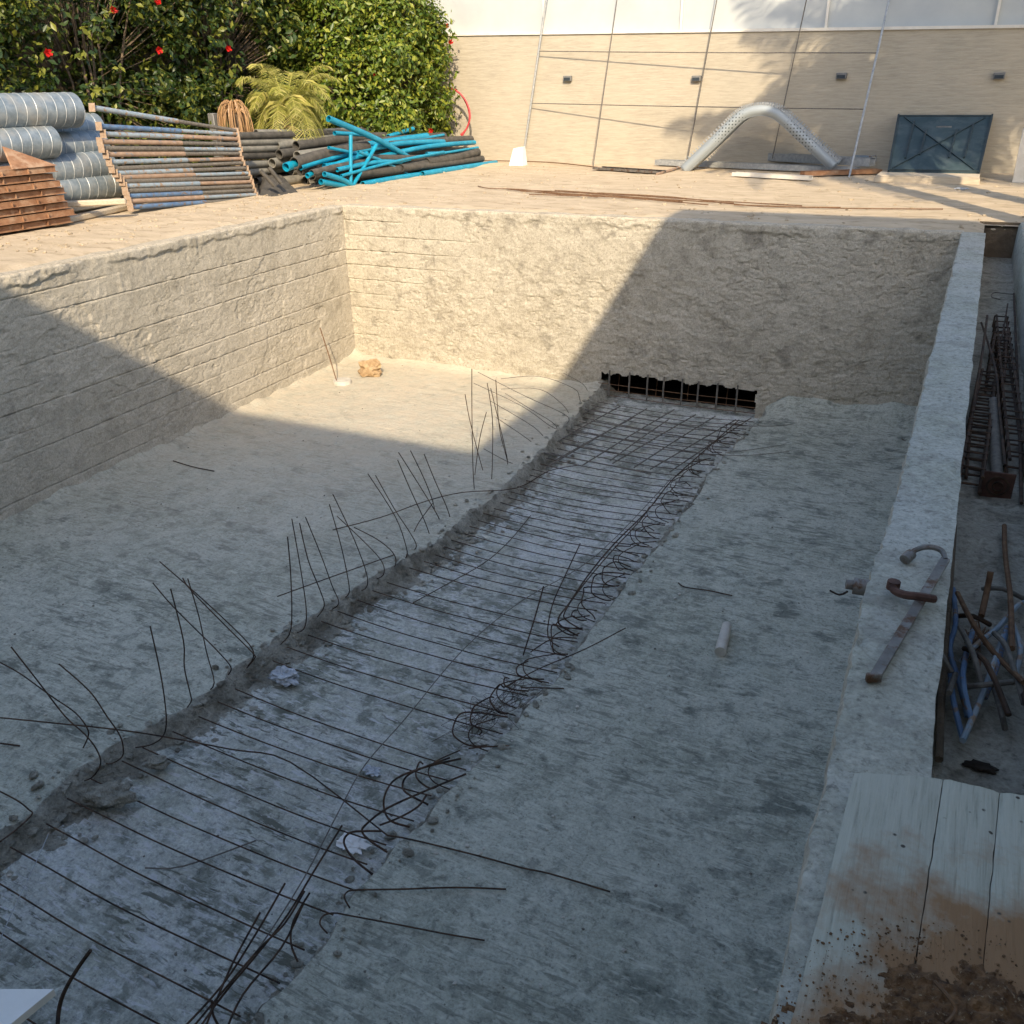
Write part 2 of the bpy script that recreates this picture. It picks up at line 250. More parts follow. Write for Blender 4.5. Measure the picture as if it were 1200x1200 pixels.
# ------------------------------------------------------------------ mesh helpers
class MB:
    def __init__(s): s.v = []; s.f = []; s.m = []
    def add(s, vs, fs, mi=0):
        o = len(s.v); s.v += [tuple(q) for q in vs]; s.f += [tuple(i+o for i in q) for q in fs]; s.m += [mi]*len(fs)
    def box(s, c, d, rot=None, mi=0, bev=0.0):
        hx, hy, hz = d[0]/2, d[1]/2, d[2]/2
        if bev <= 0:
            P = [Vector((x, y, z)) for x in (-hx, hx) for y in (-hy, hy) for z in (-hz, hz)]
            Fc = [(0, 1, 3, 2), (4, 6, 7, 5), (0, 4, 5, 1), (2, 3, 7, 6), (0, 2, 6, 4), (1, 5, 7, 3)]
        else:
            bm = bmesh.new(); bmesh.ops.create_cube(bm, size=1)
            for q in bm.verts: q.co = Vector((q.co.x*d[0], q.co.y*d[1], q.co.z*d[2]))
            bmesh.ops.bevel(bm, geom=bm.edges[:], offset=bev, segments=1, affect='EDGES')
            bm.verts.ensure_lookup_table(); P = [q.co.copy() for q in bm.verts]; Fc = [tuple(x.index for x in f.verts) for f in bm.faces]; bm.free()
        M = rot if rot else Matrix.Identity(3)
        s.add([Vector(c) + M @ p for p in P], Fc, mi)
    def tube(s, pts, r, n=8, mi=0, caps=True, smooth_pts=0, r2=None, hollow=False):
        pts = [Vector(p) for p in pts]
        if smooth_pts: pts = spline(pts, smooth_pts)
        L = len(pts); vs = []; fs = []
        T0 = (pts[1]-pts[0]).normalized(); N = T0.orthogonal().normalized()
        for i, p in enumerate(pts):
            T = (pts[min(i+1, L-1)]-pts[max(i-1, 0)])
            T = T.normalized() if T.length > 1e-9 else T0
            N = (N - T*N.dot(T)); N = N.normalized() if N.length > 1e-6 else T.orthogonal().normalized(); B = T.cross(N)
            rr = r if r2 is None else r + (r2-r)*i/(L-1)
            for k in range(n):
                a = 2*math.pi*k/n; vs.append(p + N*(math.cos(a)*rr) + B*(math.sin(a)*rr))
        for i in range(L-1):
            for k in range(n):
                a = i*n+k; b2 = i*n+(k+1) % n; fs.append((a, b2, b2+n, a+n))
        if caps and not hollow: fs.append(tuple(range(n))[::-1]); fs.append(tuple(range((L-1)*n, L*n)))
        s.add(vs, fs, mi)
        if hollow:   # inner wall so the open ends read as a pipe
            o = MB(); o.tube(pts, r*0.86, n, mi, caps=False); s.add(o.v, [f[::-1] for f in o.f], mi)
            k0 = len(s.v) - len(vs) - len(o.v); k1 = k0 + len(vs)
            for base_ in (0, (L-1)*n):
                for k in range(n):
                    a, c = k0+base_+k, k0+base_+(k+1) % n; s.f.append((a, c, k1+base_+(k+1) % n, k1+base_+k)); s.m.append(mi)
    def build(s, name, mats, parent=None, smooth=True):
        me = bpy.data.meshes.new(name); me.from_pydata(s.v, [], s.f)
        for q in (mats if isinstance(mats, (list, tuple)) else [mats]): me.materials.append(MT[q] if isinstance(q, str) else q)
        if any(s.m): me.polygons.foreach_set('material_index', s.m)
        if smooth:
            me.polygons.foreach_set('use_smooth', [True]*len(me.polygons)); me.update()
            try: me.set_sharp_from_angle(angle=R(38))
            except Exception: pass
        me.update(); o = bpy.data.objects.new(name, me); C.objects.link(o)
        if parent is not None: o.parent = parent; o.matrix_parent_inverse = Matrix.Translation(-parent.location)
        return o
def spline(pts, k=4):
    out = []; n = len(pts)
    for i in range(n-1):
        p0, p1, p2, p3 = pts[max(i-1, 0)], pts[i], pts[i+1], pts[min(i+2, n-1)]
        for j in range(k):
            u = j/k; out.append(0.5*((2*p1) + (p2-p0)*u + (2*p0-5*p1+4*p2-p3)*u*u + (3*p1-p0-3*p2+p3)*u**3))
    out.append(pts[-1]); return out
def tag(o, label, cat, group=None):
    o['label'] = label; o['category'] = cat
    if group: o['group'] = group
    return o
def struct(o, kind='structure'): o['kind'] = kind; return o
def empty(name, loc, label, cat, group=None):
    o = bpy.data.objects.new(name, None); C.objects.link(o); o.location = loc; o.empty_display_size = 0.1
    return tag(o, label, cat, group)
def part(mb, name, m, root, smooth=True): return mb.build(name, m, root, smooth)
N_ = noise.noise; FR = lambda x, y, z, o=4: noise.fractal(Vector((x, y, z)), 1.0, 2.0, o)
def interp(tab, t): return float(np.interp(t, [a for a, _ in tab], [b for _, b in tab]))
def sstep(a, b, x): q = min(1, max(0, (x-a)/(b-a))); return q*q*(3-2*q)

# ------------------------------------------------------------------ pool outline (from the photograph's lines)
LW0 = Z(0, 324); LW1 = Z(415, 237)
def xl(y): return LW0.x + (LW1.x-LW0.x)*(y-LW0.y)/(LW1.y-LW0.y)
YB = 0.0
ri = sorted([(p.y, p.x) for p in (Z(1128, 268), Z(1075, 480), Z(1045, 600), Z(1010, 700), Z(980, 860), Z(945, 1000), Z(905, 1180))])
def xr(y): return interp(ri, y)
TZ = -D
tl = sorted([(p.y, p.x) for p in (Z(0, 985, TZ), Z(95, 905, TZ), Z(225, 828, TZ), Z(330, 750, TZ), Z(420, 690, TZ), Z(510, 640, TZ), Z(590, 575, TZ), Z(650, 515, TZ), Z(700, 462, TZ))])
tr = sorted([(p.y, p.x) for p in (Z(290, 1200, TZ), Z(350, 1135, TZ), Z(430, 1030, TZ), Z(500, 950, TZ), Z(570, 880, TZ), Z(650, 795, TZ), Z(720, 700, TZ), Z(780, 625, TZ), Z(830, 555, TZ), Z(885, 492, TZ))])
TD = 0.15
def tlx(y): return interp(tl, y) + 0.05*FR(3.1, y*2.3, 0, 4)
def trx(y): return interp(tr, y) + 0.05*FR(8.7, y*2.1, 0, 4)
OPX0, OPX1 = Y(703, 440, 0).x, Y(886, 455, 0).x

# floor with the trench cut through it
def build_floor():
    ys = np.concatenate([np.arange(-11.45, -8.0, 0.028), np.arange(-8.0, -4, 0.035), np.arange(-4, 0.36, 0.04)])
    vs = []; fs = []; mi = []
    segL = np.linspace(0, 1, 105); segT = np.linspace(0, 1, 74); segR = np.linspace(0, 1, 74); sl_ = np.linspace(0, 1, 7)
    cols = None
    for y in ys:
        a, b2 = tlx(y), trx(y); x0 = xl(y)-0.12; x1 = xr(y)+0.1
        w0, w1 = 0.05 + 0.04*N_(Vector((1, y*3, 5))), 0.03 + 0.025*N_(Vector((4, y*3, 5)))
        row = [(x0+(a-w0-x0)*q, 0, 0) for q in segL] + [(a-w0+(w0*2+0.05)*q, 1, 0) for q in sl_[1:-1]] + \
              [(a+w0+0.05+(b2-w1-a-w0-0.05)*q, 2, 0) for q in segT] + [(b2-w1+2*w1*q, 3, 0) for q in sl_[1:-1]] + [(b2+w1+(x1-b2-w1)*q, 4, 0) for q in segR]
        cols = row
        for (x, sgm, _) in row:
            z = -D
            d = 0.012*FR(x*0.9, y*0.9, 1.3, 3) + 0.006*FR(x*5, y*7, 2.2, 4)
            s = math.sin((x*0.55+y)*34 + 3*FR(x*0.7, y*0.7, 4, 2)); msk = sstep(0.0, 0.35, FR(x*0.55, y*0.8, 9, 2))
            d += 0.003*s*msk
            k = sstep(a-w0, a+w0+0.05, x) * (1-sstep(b2-w1, b2+w1, x))
            if sgm in (1, 3): d += 0.035*FR(x*14, y*14, 3, 4)
            if sgm == 2:
                d += 0.022*FR(x*3.2, y*5.5, 7, 4) + 0.012*abs(FR(x*13, y*17, 5, 3))
                d += 0.03*math.exp(-(x-a-w0)/0.12)*(0.5+N_(Vector((x*9, y*9, 1))))
            if y > -0.3 and sgm in (0, 4): d += 0.10*sstep(-0.3, 0.05, y)**2*(0.6+0.6*N_(Vector((x*3, y*3, 8))))
            if sgm == 4 and y > -0.9: d += 0.24*sstep(-0.9, 0.06, y)**2.2*sstep(0, .35, x-b2)*(.8+.4*N_(Vector((x*1.5, y*2, 3))))
            if sgm == 0: d += 0.12*math.exp(-max(0, x-xl(y))/0.09)*(0.5+0.5*N_(Vector((x*4, y*4, 2))))
            if sgm == 4: d += 0.10*math.exp(-max(0, xr(y)-x)/0.10)*(0.5+0.5*N_(Vector((x*4, y*4, 2))))
            # rubble lip on the left side of the trench
            if sgm == 0: d += 0.035*math.exp(-max(0, a-w0-x)/0.07)*(FR(x*8, y*8, 6, 3))
            vs.append((x, y, z + d - TD*k))
    nc = len(cols)
    seg = [c[1] for c in cols]
    for i in range(len(ys)-1):
        for j in range(nc-1):
            fs.append((i*nc+j, i*nc+j+1, i*nc+nc+j+1, i*nc+nc+j)); sg = seg[j] if seg[j] == seg[j+1] else max(1, min(3, seg[j]))
            if sg in (0, 4): mi.append(0)
            elif sg == 2 and seg[j+1] == 2 and seg[j] == 2:
                x, y, z = vs[i*nc+j]; mi.append(2 if (x - tlx(y)) < 0.13+0.18*N_(Vector((x*6, y*5, 0))) or trx(y)-x < 0.05 + 0.07*N_(Vector((x*6, y*5, 0))) else 1)
            else: mi.append(2)
    m_ = MB(); m_.v = vs; m_.f = fs; m_.m = mi
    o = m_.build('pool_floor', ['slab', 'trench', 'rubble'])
    return struct(o)
build_floor()

def build_wall(name, p0, p1, outn, mats, zb, zt, label, seed, top_w, boards=True, rough=0.012, hole=None, du=0.022, dv=0.020, lip=0.0, hack=None, cat='wall', topmat=1, bmask=None, crev=0.010, gw=.008):
    """vertical face from p0 to p1 (xy), displaced towards outn (into the pool), with a rounded ragged top strip going back by top_w"""
    p0 = Vector((p0[0], p0[1], 0)); p1 = Vector((p1[0], p1[1], 0)); L = (p1-p0).length; T = (p1-p0).normalized(); N = Vector((outn[0], outn[1], 0)).normalized()
    us = np.arange(0, L+du, du); H = zt-zb; nv = int(H/dv); vs = []; fs = []; mi = []
    nt_ = 9
    for u in us:
        for j in range(nv+1):
            z = zb + H*j/nv; P = p0 + T*u
            d = rough*.45*FR(u*1.2+seed, z*1.6, seed, 2) + rough*0.35*FR(u*13+seed, z*15, seed, 4)
            if boards:
                bh = 0.225; k = (z-zt)/bh + 0.025*N_(Vector((u*0.4, seed, 3))); kk = round(k); e = abs(k-kk)*bh
                st = N_(Vector((u*0.45+kk*7.3, kk*3.1, seed)))+.12
                bm_ = bmask(u, z) if bmask else 1
                if st > -0.25 and kk < 0: d -= 0.030*bm_*sstep(-0.2, 0.1, st)*math.exp(-(e/gw)**2)*(0.65+0.9*N_(Vector((u*9, kk, 1))))
                d += 0.0015*N_(Vector((math.floor(k)*5.1, math.floor((u+kk*0.7)/1.6)*3.3, seed)))      # board step
                vj = (u + math.floor(k)*0.83) % 2.1
                if abs(vj-1) < 0.025 and N_(Vector((math.floor(k)*2.2, math.floor(u), 4))) > 0.35: d += 0.005
            q1 = FR(u*5+seed, z*7, seed+2, 5); d -= crev*max(0, 0.09-abs(q1))/0.09*sstep(-.1, .3, FR(u*.9, z*1.1, seed+8, 3)+.12)
            q2 = FR(u*17+seed, z*21, seed+4, 3); d -= crev*.3*max(0, 0.15-abs(q2))/0.15
            # patches where the face is knocked off
            pz = FR(u*1.1+seed*3, z*1.4, seed+5, 4)
            if pz > 0.22: d -= 0.013*sstep(0.22, 0.26, pz)*(0.5+0.8*abs(FR(u*14, z*14, seed, 3)))
            if hack: d += hack(u, z)
            tz = zt-z
            if lip and tz < 0.20:
                e2 = 0.11+0.05*FR(u*4, seed, 2, 3)
                d += lip*(1-sstep(e2-0.02, e2+0.02, tz))*(0.35+0.9*FR(u*1.6, 3, seed, 5)+.5*max(0, N_(Vector((u*.7, 2, seed)))))
            bt = z-zb
            d += 0.07*math.exp(-bt/0.07)*(0.5+0.8*N_(Vector((u*5, seed, 7))))
            r = 0.03
            if tz < r: d -= r-math.sqrt(max(0, r*r-(r-tz)**2))
            Q = P + N*d; vs.append((Q.x, Q.y, z + 0.006*FR(u*8, z*8, seed+9, 2)*(j > 0)))
        for j in range(1, nt_+1):
            q = j/nt_; P = p0 + T*u - N*(top_w*q + (0.03*FR(u*3, 5, seed, 3) if j == nt_ else 0)); h = 0.012*FR(P.x*3, P.y*3, seed, 4) - 0.006
            vs.append((P.x, P.y, zt + h))
        P = p0+T*u-N*(top_w+0.01); vs.append((P.x, P.y, zb if not hole else zt-1.9))
    nr = nv+1+nt_+1
    for i in range(len(us)-1):
        for j in range(nr-1):
            if hole and j < nv:
                u = us[i]; z = zb+H*(j+0.5)/nv
                if hole(u, z): continue
            fs.append((i*nr+j, (i+1)*nr+j, (i+1)*nr+j+1, i*nr+j+1)); mi.append(0 if j < nv-1 else topmat)
    m_ = MB(); m_.v = vs; m_.f = fs; m_.m = mi
    return tag(m_.build(name, mats), label, cat)

# left wall: face x = xl(y), looks +x.  run from far corner to near
yN = -11.45
build_wall('pool_wall', (xl(yN), yN), (xl(YB+0.02), YB+0.02), (1, 0), ['wall_a', 'top'], -D-0.06, 0.0, 'long board-marked concrete pool wall on the left below the stacked ducts and props', 1.7, 0.22, rough=0.012, lip=0.045, du=0.018, dv=.0095, crev=.007, gw=.006)
def hack_back(u, z):
    k = sstep(2.0, 3.6, u + 1.3*(-z) + 0.8*FR(u, z, 2, 2)) * (0.6+0.4*sstep(0.4, 0.9, -z))
    return k*(0.011*FR(u*4.2, z*6.5, 21, 6) + 0.013*abs(FR(u*15, z*19, 22, 4)))
def hole_back(u, z):
    x = u + xl(0) - 0.02
    top = -2.17 + 0.05*FR(x*5, 0, 3, 3) - 0.03*(x-OPX0)/(OPX1-OPX0)*0; return OPX0+0.02*N_(Vector((1, z*9, 0))) < x < OPX1+0.03*N_(Vector((2, z*9, 0))) and z < top
build_wall('pool_wall', (xl(0)-0.02, 0), (xr(0)+0.02, 0), (0, -1), ['wall_b', 'top'], -D-0.26, 0.0, 'far pool wall of hacked concrete with the dark trench opening at its foot', 5.2, 0.26, hole=hole_back, hack=hack_back, rough=0.014, lip=0.02, du=0.02, dv=.014, crev=.014, bmask=lambda u, z: 1-sstep(1.8, 3.6, u-1.2*z-.6*(u > 4)))

# right wall: solid with top that follows its ragged inner edge
def build_right_wall():
    vs = []; fs = []; mi = []; ys = np.concatenate([np.arange(yN, -8, 0.012), np.arange(-8, 0.12, 0.025)]); prof_n = 0
    for y in ys:
        xi = xr(min(y, 0)) + 0.010*FR(y*2, 2, 1, 3) + 0.010*FR(y*12, 2, 6, 4); xo = 8.82 + 0.008*FR(y*3, 7, 2, 4)
        row = []
        for j in range(46):
            z = -D-0.3 + (D+0.27)*j/45; row.append((xi + 0.014*FR(y*4, z*5, 3, 4) + (0.06 if z < -D+0.05 else 0), z, 0))
        row += [(xi+0.004, -0.004-.03*max(0, FR(y*6, 4, 2, 4)-.12), 1)]
        for j in range(10):
            q = (j+0.3)/9.8; x = xi+0.012+(xo-xi-0.02)*q; row.append((x, 0.004*FR(x*9, y*7, 1, 5)-0.002-(.03*max(0, FR(y*7, 9, 3, 4)-.1) if j in (0, 9) else 0), 1))
        row += [(xo, -0.006, 1)]
        for j in range(5): row.append((xo+0.004*N_(Vector((y*6, j, 1))), -0.03-0.12*(j+1), 2))
        for (x, z, k) in row: vs.append((x, y, z))
        prof_n = len(row); prof = row
    for i in range(len(ys)-1):
        for j in range(prof_n-1):
            fs.append((i*prof_n+j, i*prof_n+j+1, (i+1)*prof_n+j+1, (i+1)*prof_n+j)); mi.append(0 if prof[j][2] == 0 else 1)
    fs.append(tuple(range((len(ys)-1)*prof_n, len(ys)*prof_n))); mi.append(1)
    m_ = MB(); m_.v = vs; m_.f = fs; m_.m = mi
    return tag(m_.build('pool_wall', ['wall_a', 'kerb']), 'pale narrow concrete wall top running down the right side beside the channel', 'wall')
build_right_wall()
# near wall, under the photographer
build_wall('pool_wall', (xr(yN), yN), (xl(yN), yN), (0, 1), ['wall_a', 'kerb'], -D-0.3, 0.0, 'near pool wall right under the viewpoint', 9.1, 0.26, du=0.05, dv=0.05)

# recess behind the opening
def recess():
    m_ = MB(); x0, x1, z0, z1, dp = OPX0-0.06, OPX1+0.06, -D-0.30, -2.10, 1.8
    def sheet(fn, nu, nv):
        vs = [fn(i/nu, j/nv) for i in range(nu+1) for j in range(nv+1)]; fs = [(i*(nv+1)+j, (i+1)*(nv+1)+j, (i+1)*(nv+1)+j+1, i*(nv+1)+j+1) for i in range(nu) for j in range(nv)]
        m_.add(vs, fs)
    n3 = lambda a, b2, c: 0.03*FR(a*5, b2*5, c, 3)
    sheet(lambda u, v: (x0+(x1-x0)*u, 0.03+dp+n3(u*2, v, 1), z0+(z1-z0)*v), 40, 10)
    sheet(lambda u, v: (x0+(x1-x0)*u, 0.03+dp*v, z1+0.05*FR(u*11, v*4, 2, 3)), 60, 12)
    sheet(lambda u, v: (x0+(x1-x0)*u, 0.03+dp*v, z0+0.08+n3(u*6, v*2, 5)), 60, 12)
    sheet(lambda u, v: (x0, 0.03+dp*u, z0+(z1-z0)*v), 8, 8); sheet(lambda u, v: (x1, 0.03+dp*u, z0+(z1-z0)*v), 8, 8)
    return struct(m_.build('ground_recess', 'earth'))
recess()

# ------------------------------------------------------------------ ground
def grid_ground():
    xs = sorted(set([-80, -40, -20, -12, -8, -6] + list(np.round(np.arange(-5, 9.4, 0.10), 3)) + [9.6, 10.2, 11, 13, 16, 24, 40, 80]))
    ys = sorted(set([-80, -40, -24, -18, -15] + list(np.round(np.arange(-14, 9.5, 0.11), 3)) + [10, 12, 16, 24, 50, 120]))
    vs = []; fs = []
    for y in ys:
        for x in xs:
            h = 0.008 + 0.018*FR(x*0.7, y*0.7, 3, 3) + 0.012*FR(x*4, y*4, 5, 4) + (0.05 if x < -1.2 else 0.0)*max(0, FR(x*0.6, y*0.6, 8, 2))
            dx_ = max(xl(y)-0.14-x, x-9.9, -11.7-y, y-0.12); h = max(h, 0.004)
            if x > 8.75: dx_ = max(x-9.9, -11.8-y, y-0.98)
            h = -0.03+(h+0.03)*sstep(-0.02, 0.20+0.1*FR(x*2, y*2, 6, 2), dx_)
            vs.append((x, y, h))
    nx = len(xs)
    for i in range(len(ys)-1):
        for j in range(nx-1):
            x = (xs[j]+xs[j+1])/2; y = (ys[i]+ys[i+1])/2
            je = 0.05*FR(x*2, y*2, 11, 3)
            if xl(y)-0.10 < x < 9.9 and -11.7 < y < 0.10: continue
            if 8.75 < x < 9.9 and -11.8 < y < 0.98: continue
            fs.append((i*nx+j, i*nx+j+1, (i+1)*nx+j+1, (i+1)*nx+j))
    m_ = MB(); m_.v = vs; m_.f = fs; m_.m = [0]*len(fs); struct(m_.build('ground', 'sand'))
grid_ground()
# strip between right wall and house: channel with its own kerb wall
def sheetz(name, x0, x1, y0, y1, z, m, nx, ny, amp, fr=4, kind='structure'):
    vs = [(x0+(x1-x0)*i/nx, y0+(y1-y0)*j/ny, z+amp*FR((x0+(x1-x0)*i/nx)*fr, (y0+(y1-y0)*j/ny)*fr, 2, 4)) for i in range(nx+1) for j in range(ny+1)]
    fs = [(i*(ny+1)+j, (i+1)*(ny+1)+j, (i+1)*(ny+1)+j+1, i*(ny+1)+j+1) for i in range(nx) for j in range(ny)]
    m_ = MB(); m_.v = vs; m_.f = fs; m_.m = [0]*len(fs); o = m_.build(name, m); return struct(o)
sheetz('channel_floor', 8.78, 9.34, -11.6, 1.05, -0.41, 'channel', 20, 330, 0.02)
ms = MB()
vs = []; ys_ = np.arange(-11.6, 1.1, 0.06); pr = []
for y in ys_:
    x0 = interp([(-9.5, 9.19), (-5, 9.20), (1.1, 9.17)], y) + 0.012*FR(y*3, 1, 1, 4)
    pr = [(x0, -0.5), (x0, -0.3), (x0, -0.15), (x0+0.003, -0.03), (x0+0.02, 0.012), (x0+0.1, 0.02), (x0+0.25, 0.018), (9.95, 0.02)]
    vs += [(a, y, b2+0.006*FR(a*8, y*5, 3, 3)) for a, b2 in pr]
npf = len(pr); fs = [(i*npf+j, i*npf+j+1, (i+1)*npf+j+1, (i+1)*npf+j) for i in range(len(ys_)-1) for j in range(npf-1)]
ms.add(vs, fs); tag(ms.build('kerb_wall', 'kerb'), 'low pale concrete kerb at the far right edge beyond the channel', 'wall')
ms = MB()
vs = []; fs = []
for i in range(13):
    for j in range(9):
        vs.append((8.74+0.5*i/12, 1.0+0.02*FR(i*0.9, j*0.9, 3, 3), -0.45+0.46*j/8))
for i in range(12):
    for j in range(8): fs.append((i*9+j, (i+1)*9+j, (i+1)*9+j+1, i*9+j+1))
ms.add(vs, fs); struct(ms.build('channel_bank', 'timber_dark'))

# ------------------------------------------------------------------ rods
def rod(pts, r=0.005, m='rebar', label='', group=None, name='rebar', cat='rebar', k=4, n=6):
    b_ = MB(); b_.tube(pts, r, n, smooth_pts=k); return tag(b_.build(name, m), label, cat, group)
SLZ = -D + 0.012
TFZ = -D - TD + 0.055

# transverse bars in the trench: y positions read off the photo (left ends), then regular
left_px = [(0, 1165), (0, 1093), (17, 1048), (45, 1014), (76, 980), (113, 955), (156, 938), (181, 912), (198, 893), (224, 870), (241, 847), (265, 830), (304, 821), (352, 788), (367, 771), (385, 755), (406, 741), (418, 727), (435, 712), (451, 700), (456, 687), (487, 671)]
ybar = [Z(a, b2, TFZ).y for a, b2 in left_px]
y = ybar[-1]
while y < -0.5:
    y += 0.15 + 0.05*random.random(); ybar.append(y)
for i, yb in enumerate(ybar):
    yb = max(yb, -11.3); a = tlx(yb)+0.02+0.05*random.random(); b2 = trx(yb)-0.02-0.06*random.random()
    dy = -0.03 + 0.07*(random.random()-0.5); sag = 0.02*random.random()
    pts = []
    for q in np.linspace(0, 1, 7):
        pts.append(Vector((a+(b2-a)*q, yb+dy*q+0.012*N_(Vector((q*3, yb, 1))), TFZ+0.035 - 0.035*math.sin(q*math.pi) + 0.03*q*q + 0.012*N_(Vector((q*3, yb, 5))))))
    rod(pts, 0.0048, 'rebar', ('thin dark bar across the trench, '+ (['nearest of all']+[w_+' counting from the near end' for w_ in ('second', 'third', 'fourth', 'fifth', 'sixth', 'seventh', 'eighth', 'ninth', 'tenth', 'eleventh', 'twelfth')])[i]) if i < 12 else 'thin dark bar laid straight across the farther part of the trench', 'bars laid across the trench', k=2)

# longitudinal bars of the mesh at the far end, and the heavy upright bars in the opening
gl = [((758, 479), (640, 548)), ((727, 476), (622, 536)), ((700, 476), (597, 536)), ((790, 480), (683, 545)), ((815, 486), (718, 543)), ((838, 488), (743, 548)), ((862, 492), (762, 550)), ((783, 492), (715, 540)), ((743, 489), (650, 540)), ((880, 490), (785, 553))]
for i, (p, q) in enumerate(gl):
    a = Z(p[0], p[1], TFZ+0.03); c = Z(q[0], q[1], TFZ+0.02); a.y = min(a.y, -0.05); rod([a, (a+c)/2+Vector((0.02*(random.random()-.5), 0, 0.01)), c], 0.009, 'rebar_grey', 'thick dusty bar of the mesh running lengthwise out from the dark opening', 'lengthwise mesh bars at the opening', k=3)
_cb = ['nearest the opening', 'second out from the opening', 'third out from the opening', 'fourth out from the opening', 'farthest out from the opening']
for i, (y0, x0a, x1a) in enumerate([(-0.9, 0, 1), (-1.3, .1, 1), (-1.75, 0, .95), (-2.2, 0.05, .8), (-2.6, 0, .7)]):
    a, c = tlx(y0), trx(y0); rod([Vector((a+(c-a)*x0a, y0, TFZ+0.06)), Vector((a+(c-a)*.5, y0-0.04, TFZ+0.05)), Vector((a+(c-a)*x1a, y0-0.08, TFZ+0.05))], 0.009, 'rebar_grey', 'thick dusty cross bar over the lengthwise mesh bars, '+_cb[i], 'cross bars of the mesh at the opening', k=3)
xu = [713, 736, 757, 776, 797, 816, 838, 861]
for i, px in enumerate(xu):
    b0 = Y(px, 478+ (px-713)*0.06, -0.03); b0.z = TFZ; t0 = Vector((b0.x, -0.02, -2.12))
    rod([b0, (b0+t0)/2+Vector((0.008*(random.random()-.5), 0, 0)), t0], 0.014, 'rebar_grey', 'thick pale dusty upright bar standing in the dark opening', 'upright bars in the opening', k=3)
for i, px in enumerate([724, 768, 805, 851]):
    b0 = Y(px, 470, 0.25); b0.z = TFZ-0.02; rod([b0, Vector((b0.x+0.02, 0.25, -2.10))], 0.007, 'rebar_rust', 'thin brown upright bar set back inside the dark opening', 'thin set-back bars in the opening', k=1)
for z0 in (-2.33, -2.42, -2.50):
    rod([Vector((OPX0-0.02, -0.015+0.02*(z0+2.4), z0)), Vector(((OPX0+OPX1)/2, 0.02, z0-0.015)), Vector((OPX1+0.02, 0.0, z0+0.01))], 0.006, 'rebar_rust', {-2.33: 'topmost horizontal bar across the dark opening', -2.42: 'middle horizontal bar across the dark opening', -2.50: 'lowest horizontal bar across the dark opening'}[z0], 'horizontal bars in the opening', k=3)

# starter bars along the left edge of the trench; each pixel path lies in a plane through the bar's foot
starters = {
 'in the near left pair crossing by the picture edge': [
  [(95, 881), (103, 864), (102, 853), (88, 835), (59, 815), (23, 789), (-8, 772)],
  [(99, 915), (109, 910), (118, 895), (113, 878), (99, 860), (76, 839), (45, 799), (13, 758)]],
 'just right of the crossing pair on the left': [[(122, 894), (130, 895), (143, 887), (144, 873), (139, 859), (125, 839), (105, 810), (69, 778)]],
 'standing alone left of the bag group, hooked at its foot': [[(159, 876), (176, 873), (190, 864), (195, 847), (192, 813), (186, 779), (176, 734)]],
 'of the crossing bunch just left of the plastic bag': [
  [(217, 832), (224, 822), (223, 813), (216, 782), (215, 751), (200, 690)],
  [(241, 812), (251, 800), (242, 764), (233, 722), (220, 678)],
  [(263, 795), (271, 783), (256, 764), (232, 740), (202, 710), (179, 683)],
  [(289, 782), (297, 770), (292, 755), (259, 722), (226, 692), (187, 658)],
  [(288, 784), (298, 772), (296, 765), (265, 734), (224, 692), (214, 677)]],
 'of the upright row right behind the plastic bag': [
  [(329, 755), (341, 737), (341, 680), (337, 629)],
  [(344, 742), (356, 737), (359, 716), (353, 671), (342, 608)],
  [(370, 725), (380, 710), (374, 689), (361, 656), (351, 613)],
  [(385, 716), (397, 707), (389, 686), (376, 650), (358, 606)]],
 'of the leaning row midway along the left trench edge': [
  [(398, 702), (407, 698), (409, 686), (400, 641), (386, 591)],
  [(415, 692), (428, 690), (430, 674), (415, 632), (390, 579)],
  [(436, 680), (449, 674), (448, 659), (430, 638), (395, 605)],
  [(460, 669), (464, 659), (460, 647), (442, 632), (415, 618)]],
 'of the hooked pair beyond the leaning row': [
  [(469, 657), (476, 653), (476, 641), (463, 605), (431, 555)],
  [(481, 648), (488, 640), (481, 625), (462, 596), (440, 557)]],
 'of the fan before the sunlit floor corner': [
  [(505, 631), (497, 609), (481, 574), (466, 539)], [(518, 615), (510, 599), (491, 568), (467, 530)],
  [(510, 602), (507, 587), (497, 561), (481, 528)], [(529, 612), (523, 593), (510, 564), (497, 532)], [(483, 628), (491, 612), (507, 590)]],
 'of the tall upright cluster against the sunlit floor': [
  [(556, 577), (554, 540), (553, 475), (553, 432)], [(567, 555), (560, 530), (550, 490), (545, 462)], [(576, 565), (577, 540), (577, 490), (571, 449)],
  [(596, 545), (592, 530), (585, 500), (581, 445)], [(595, 548), (594, 535), (586, 500), (575, 455)], [(556, 560), (562, 515), (570, 483)]],
 'of the far bunch lying back towards the far wall': [
  [(660, 500), (667, 492), (657, 483), (615, 464), (560, 436)], [(655, 509), (652, 503), (643, 498), (610, 475), (555, 449)],
  [(680, 475), (679, 466), (672, 455), (632, 441), (587, 444)], [(653, 509), (652, 500), (643, 492), (621, 479), (592, 461)],
  [(700, 452), (690, 443), (655, 430)], [(629, 523), (615, 512), (581, 489)], [(610, 545), (595, 541), (567, 526)], [(668, 488), (660, 475), (632, 456), (587, 456)],
  [(640, 516), (625, 500), (575, 470)], [(690, 462), (683, 450), (660, 437)]]}
ordw = ['first', 'second', 'third', 'fourth', 'fifth', 'sixth', 'seventh', 'eighth', 'ninth', 'tenth']
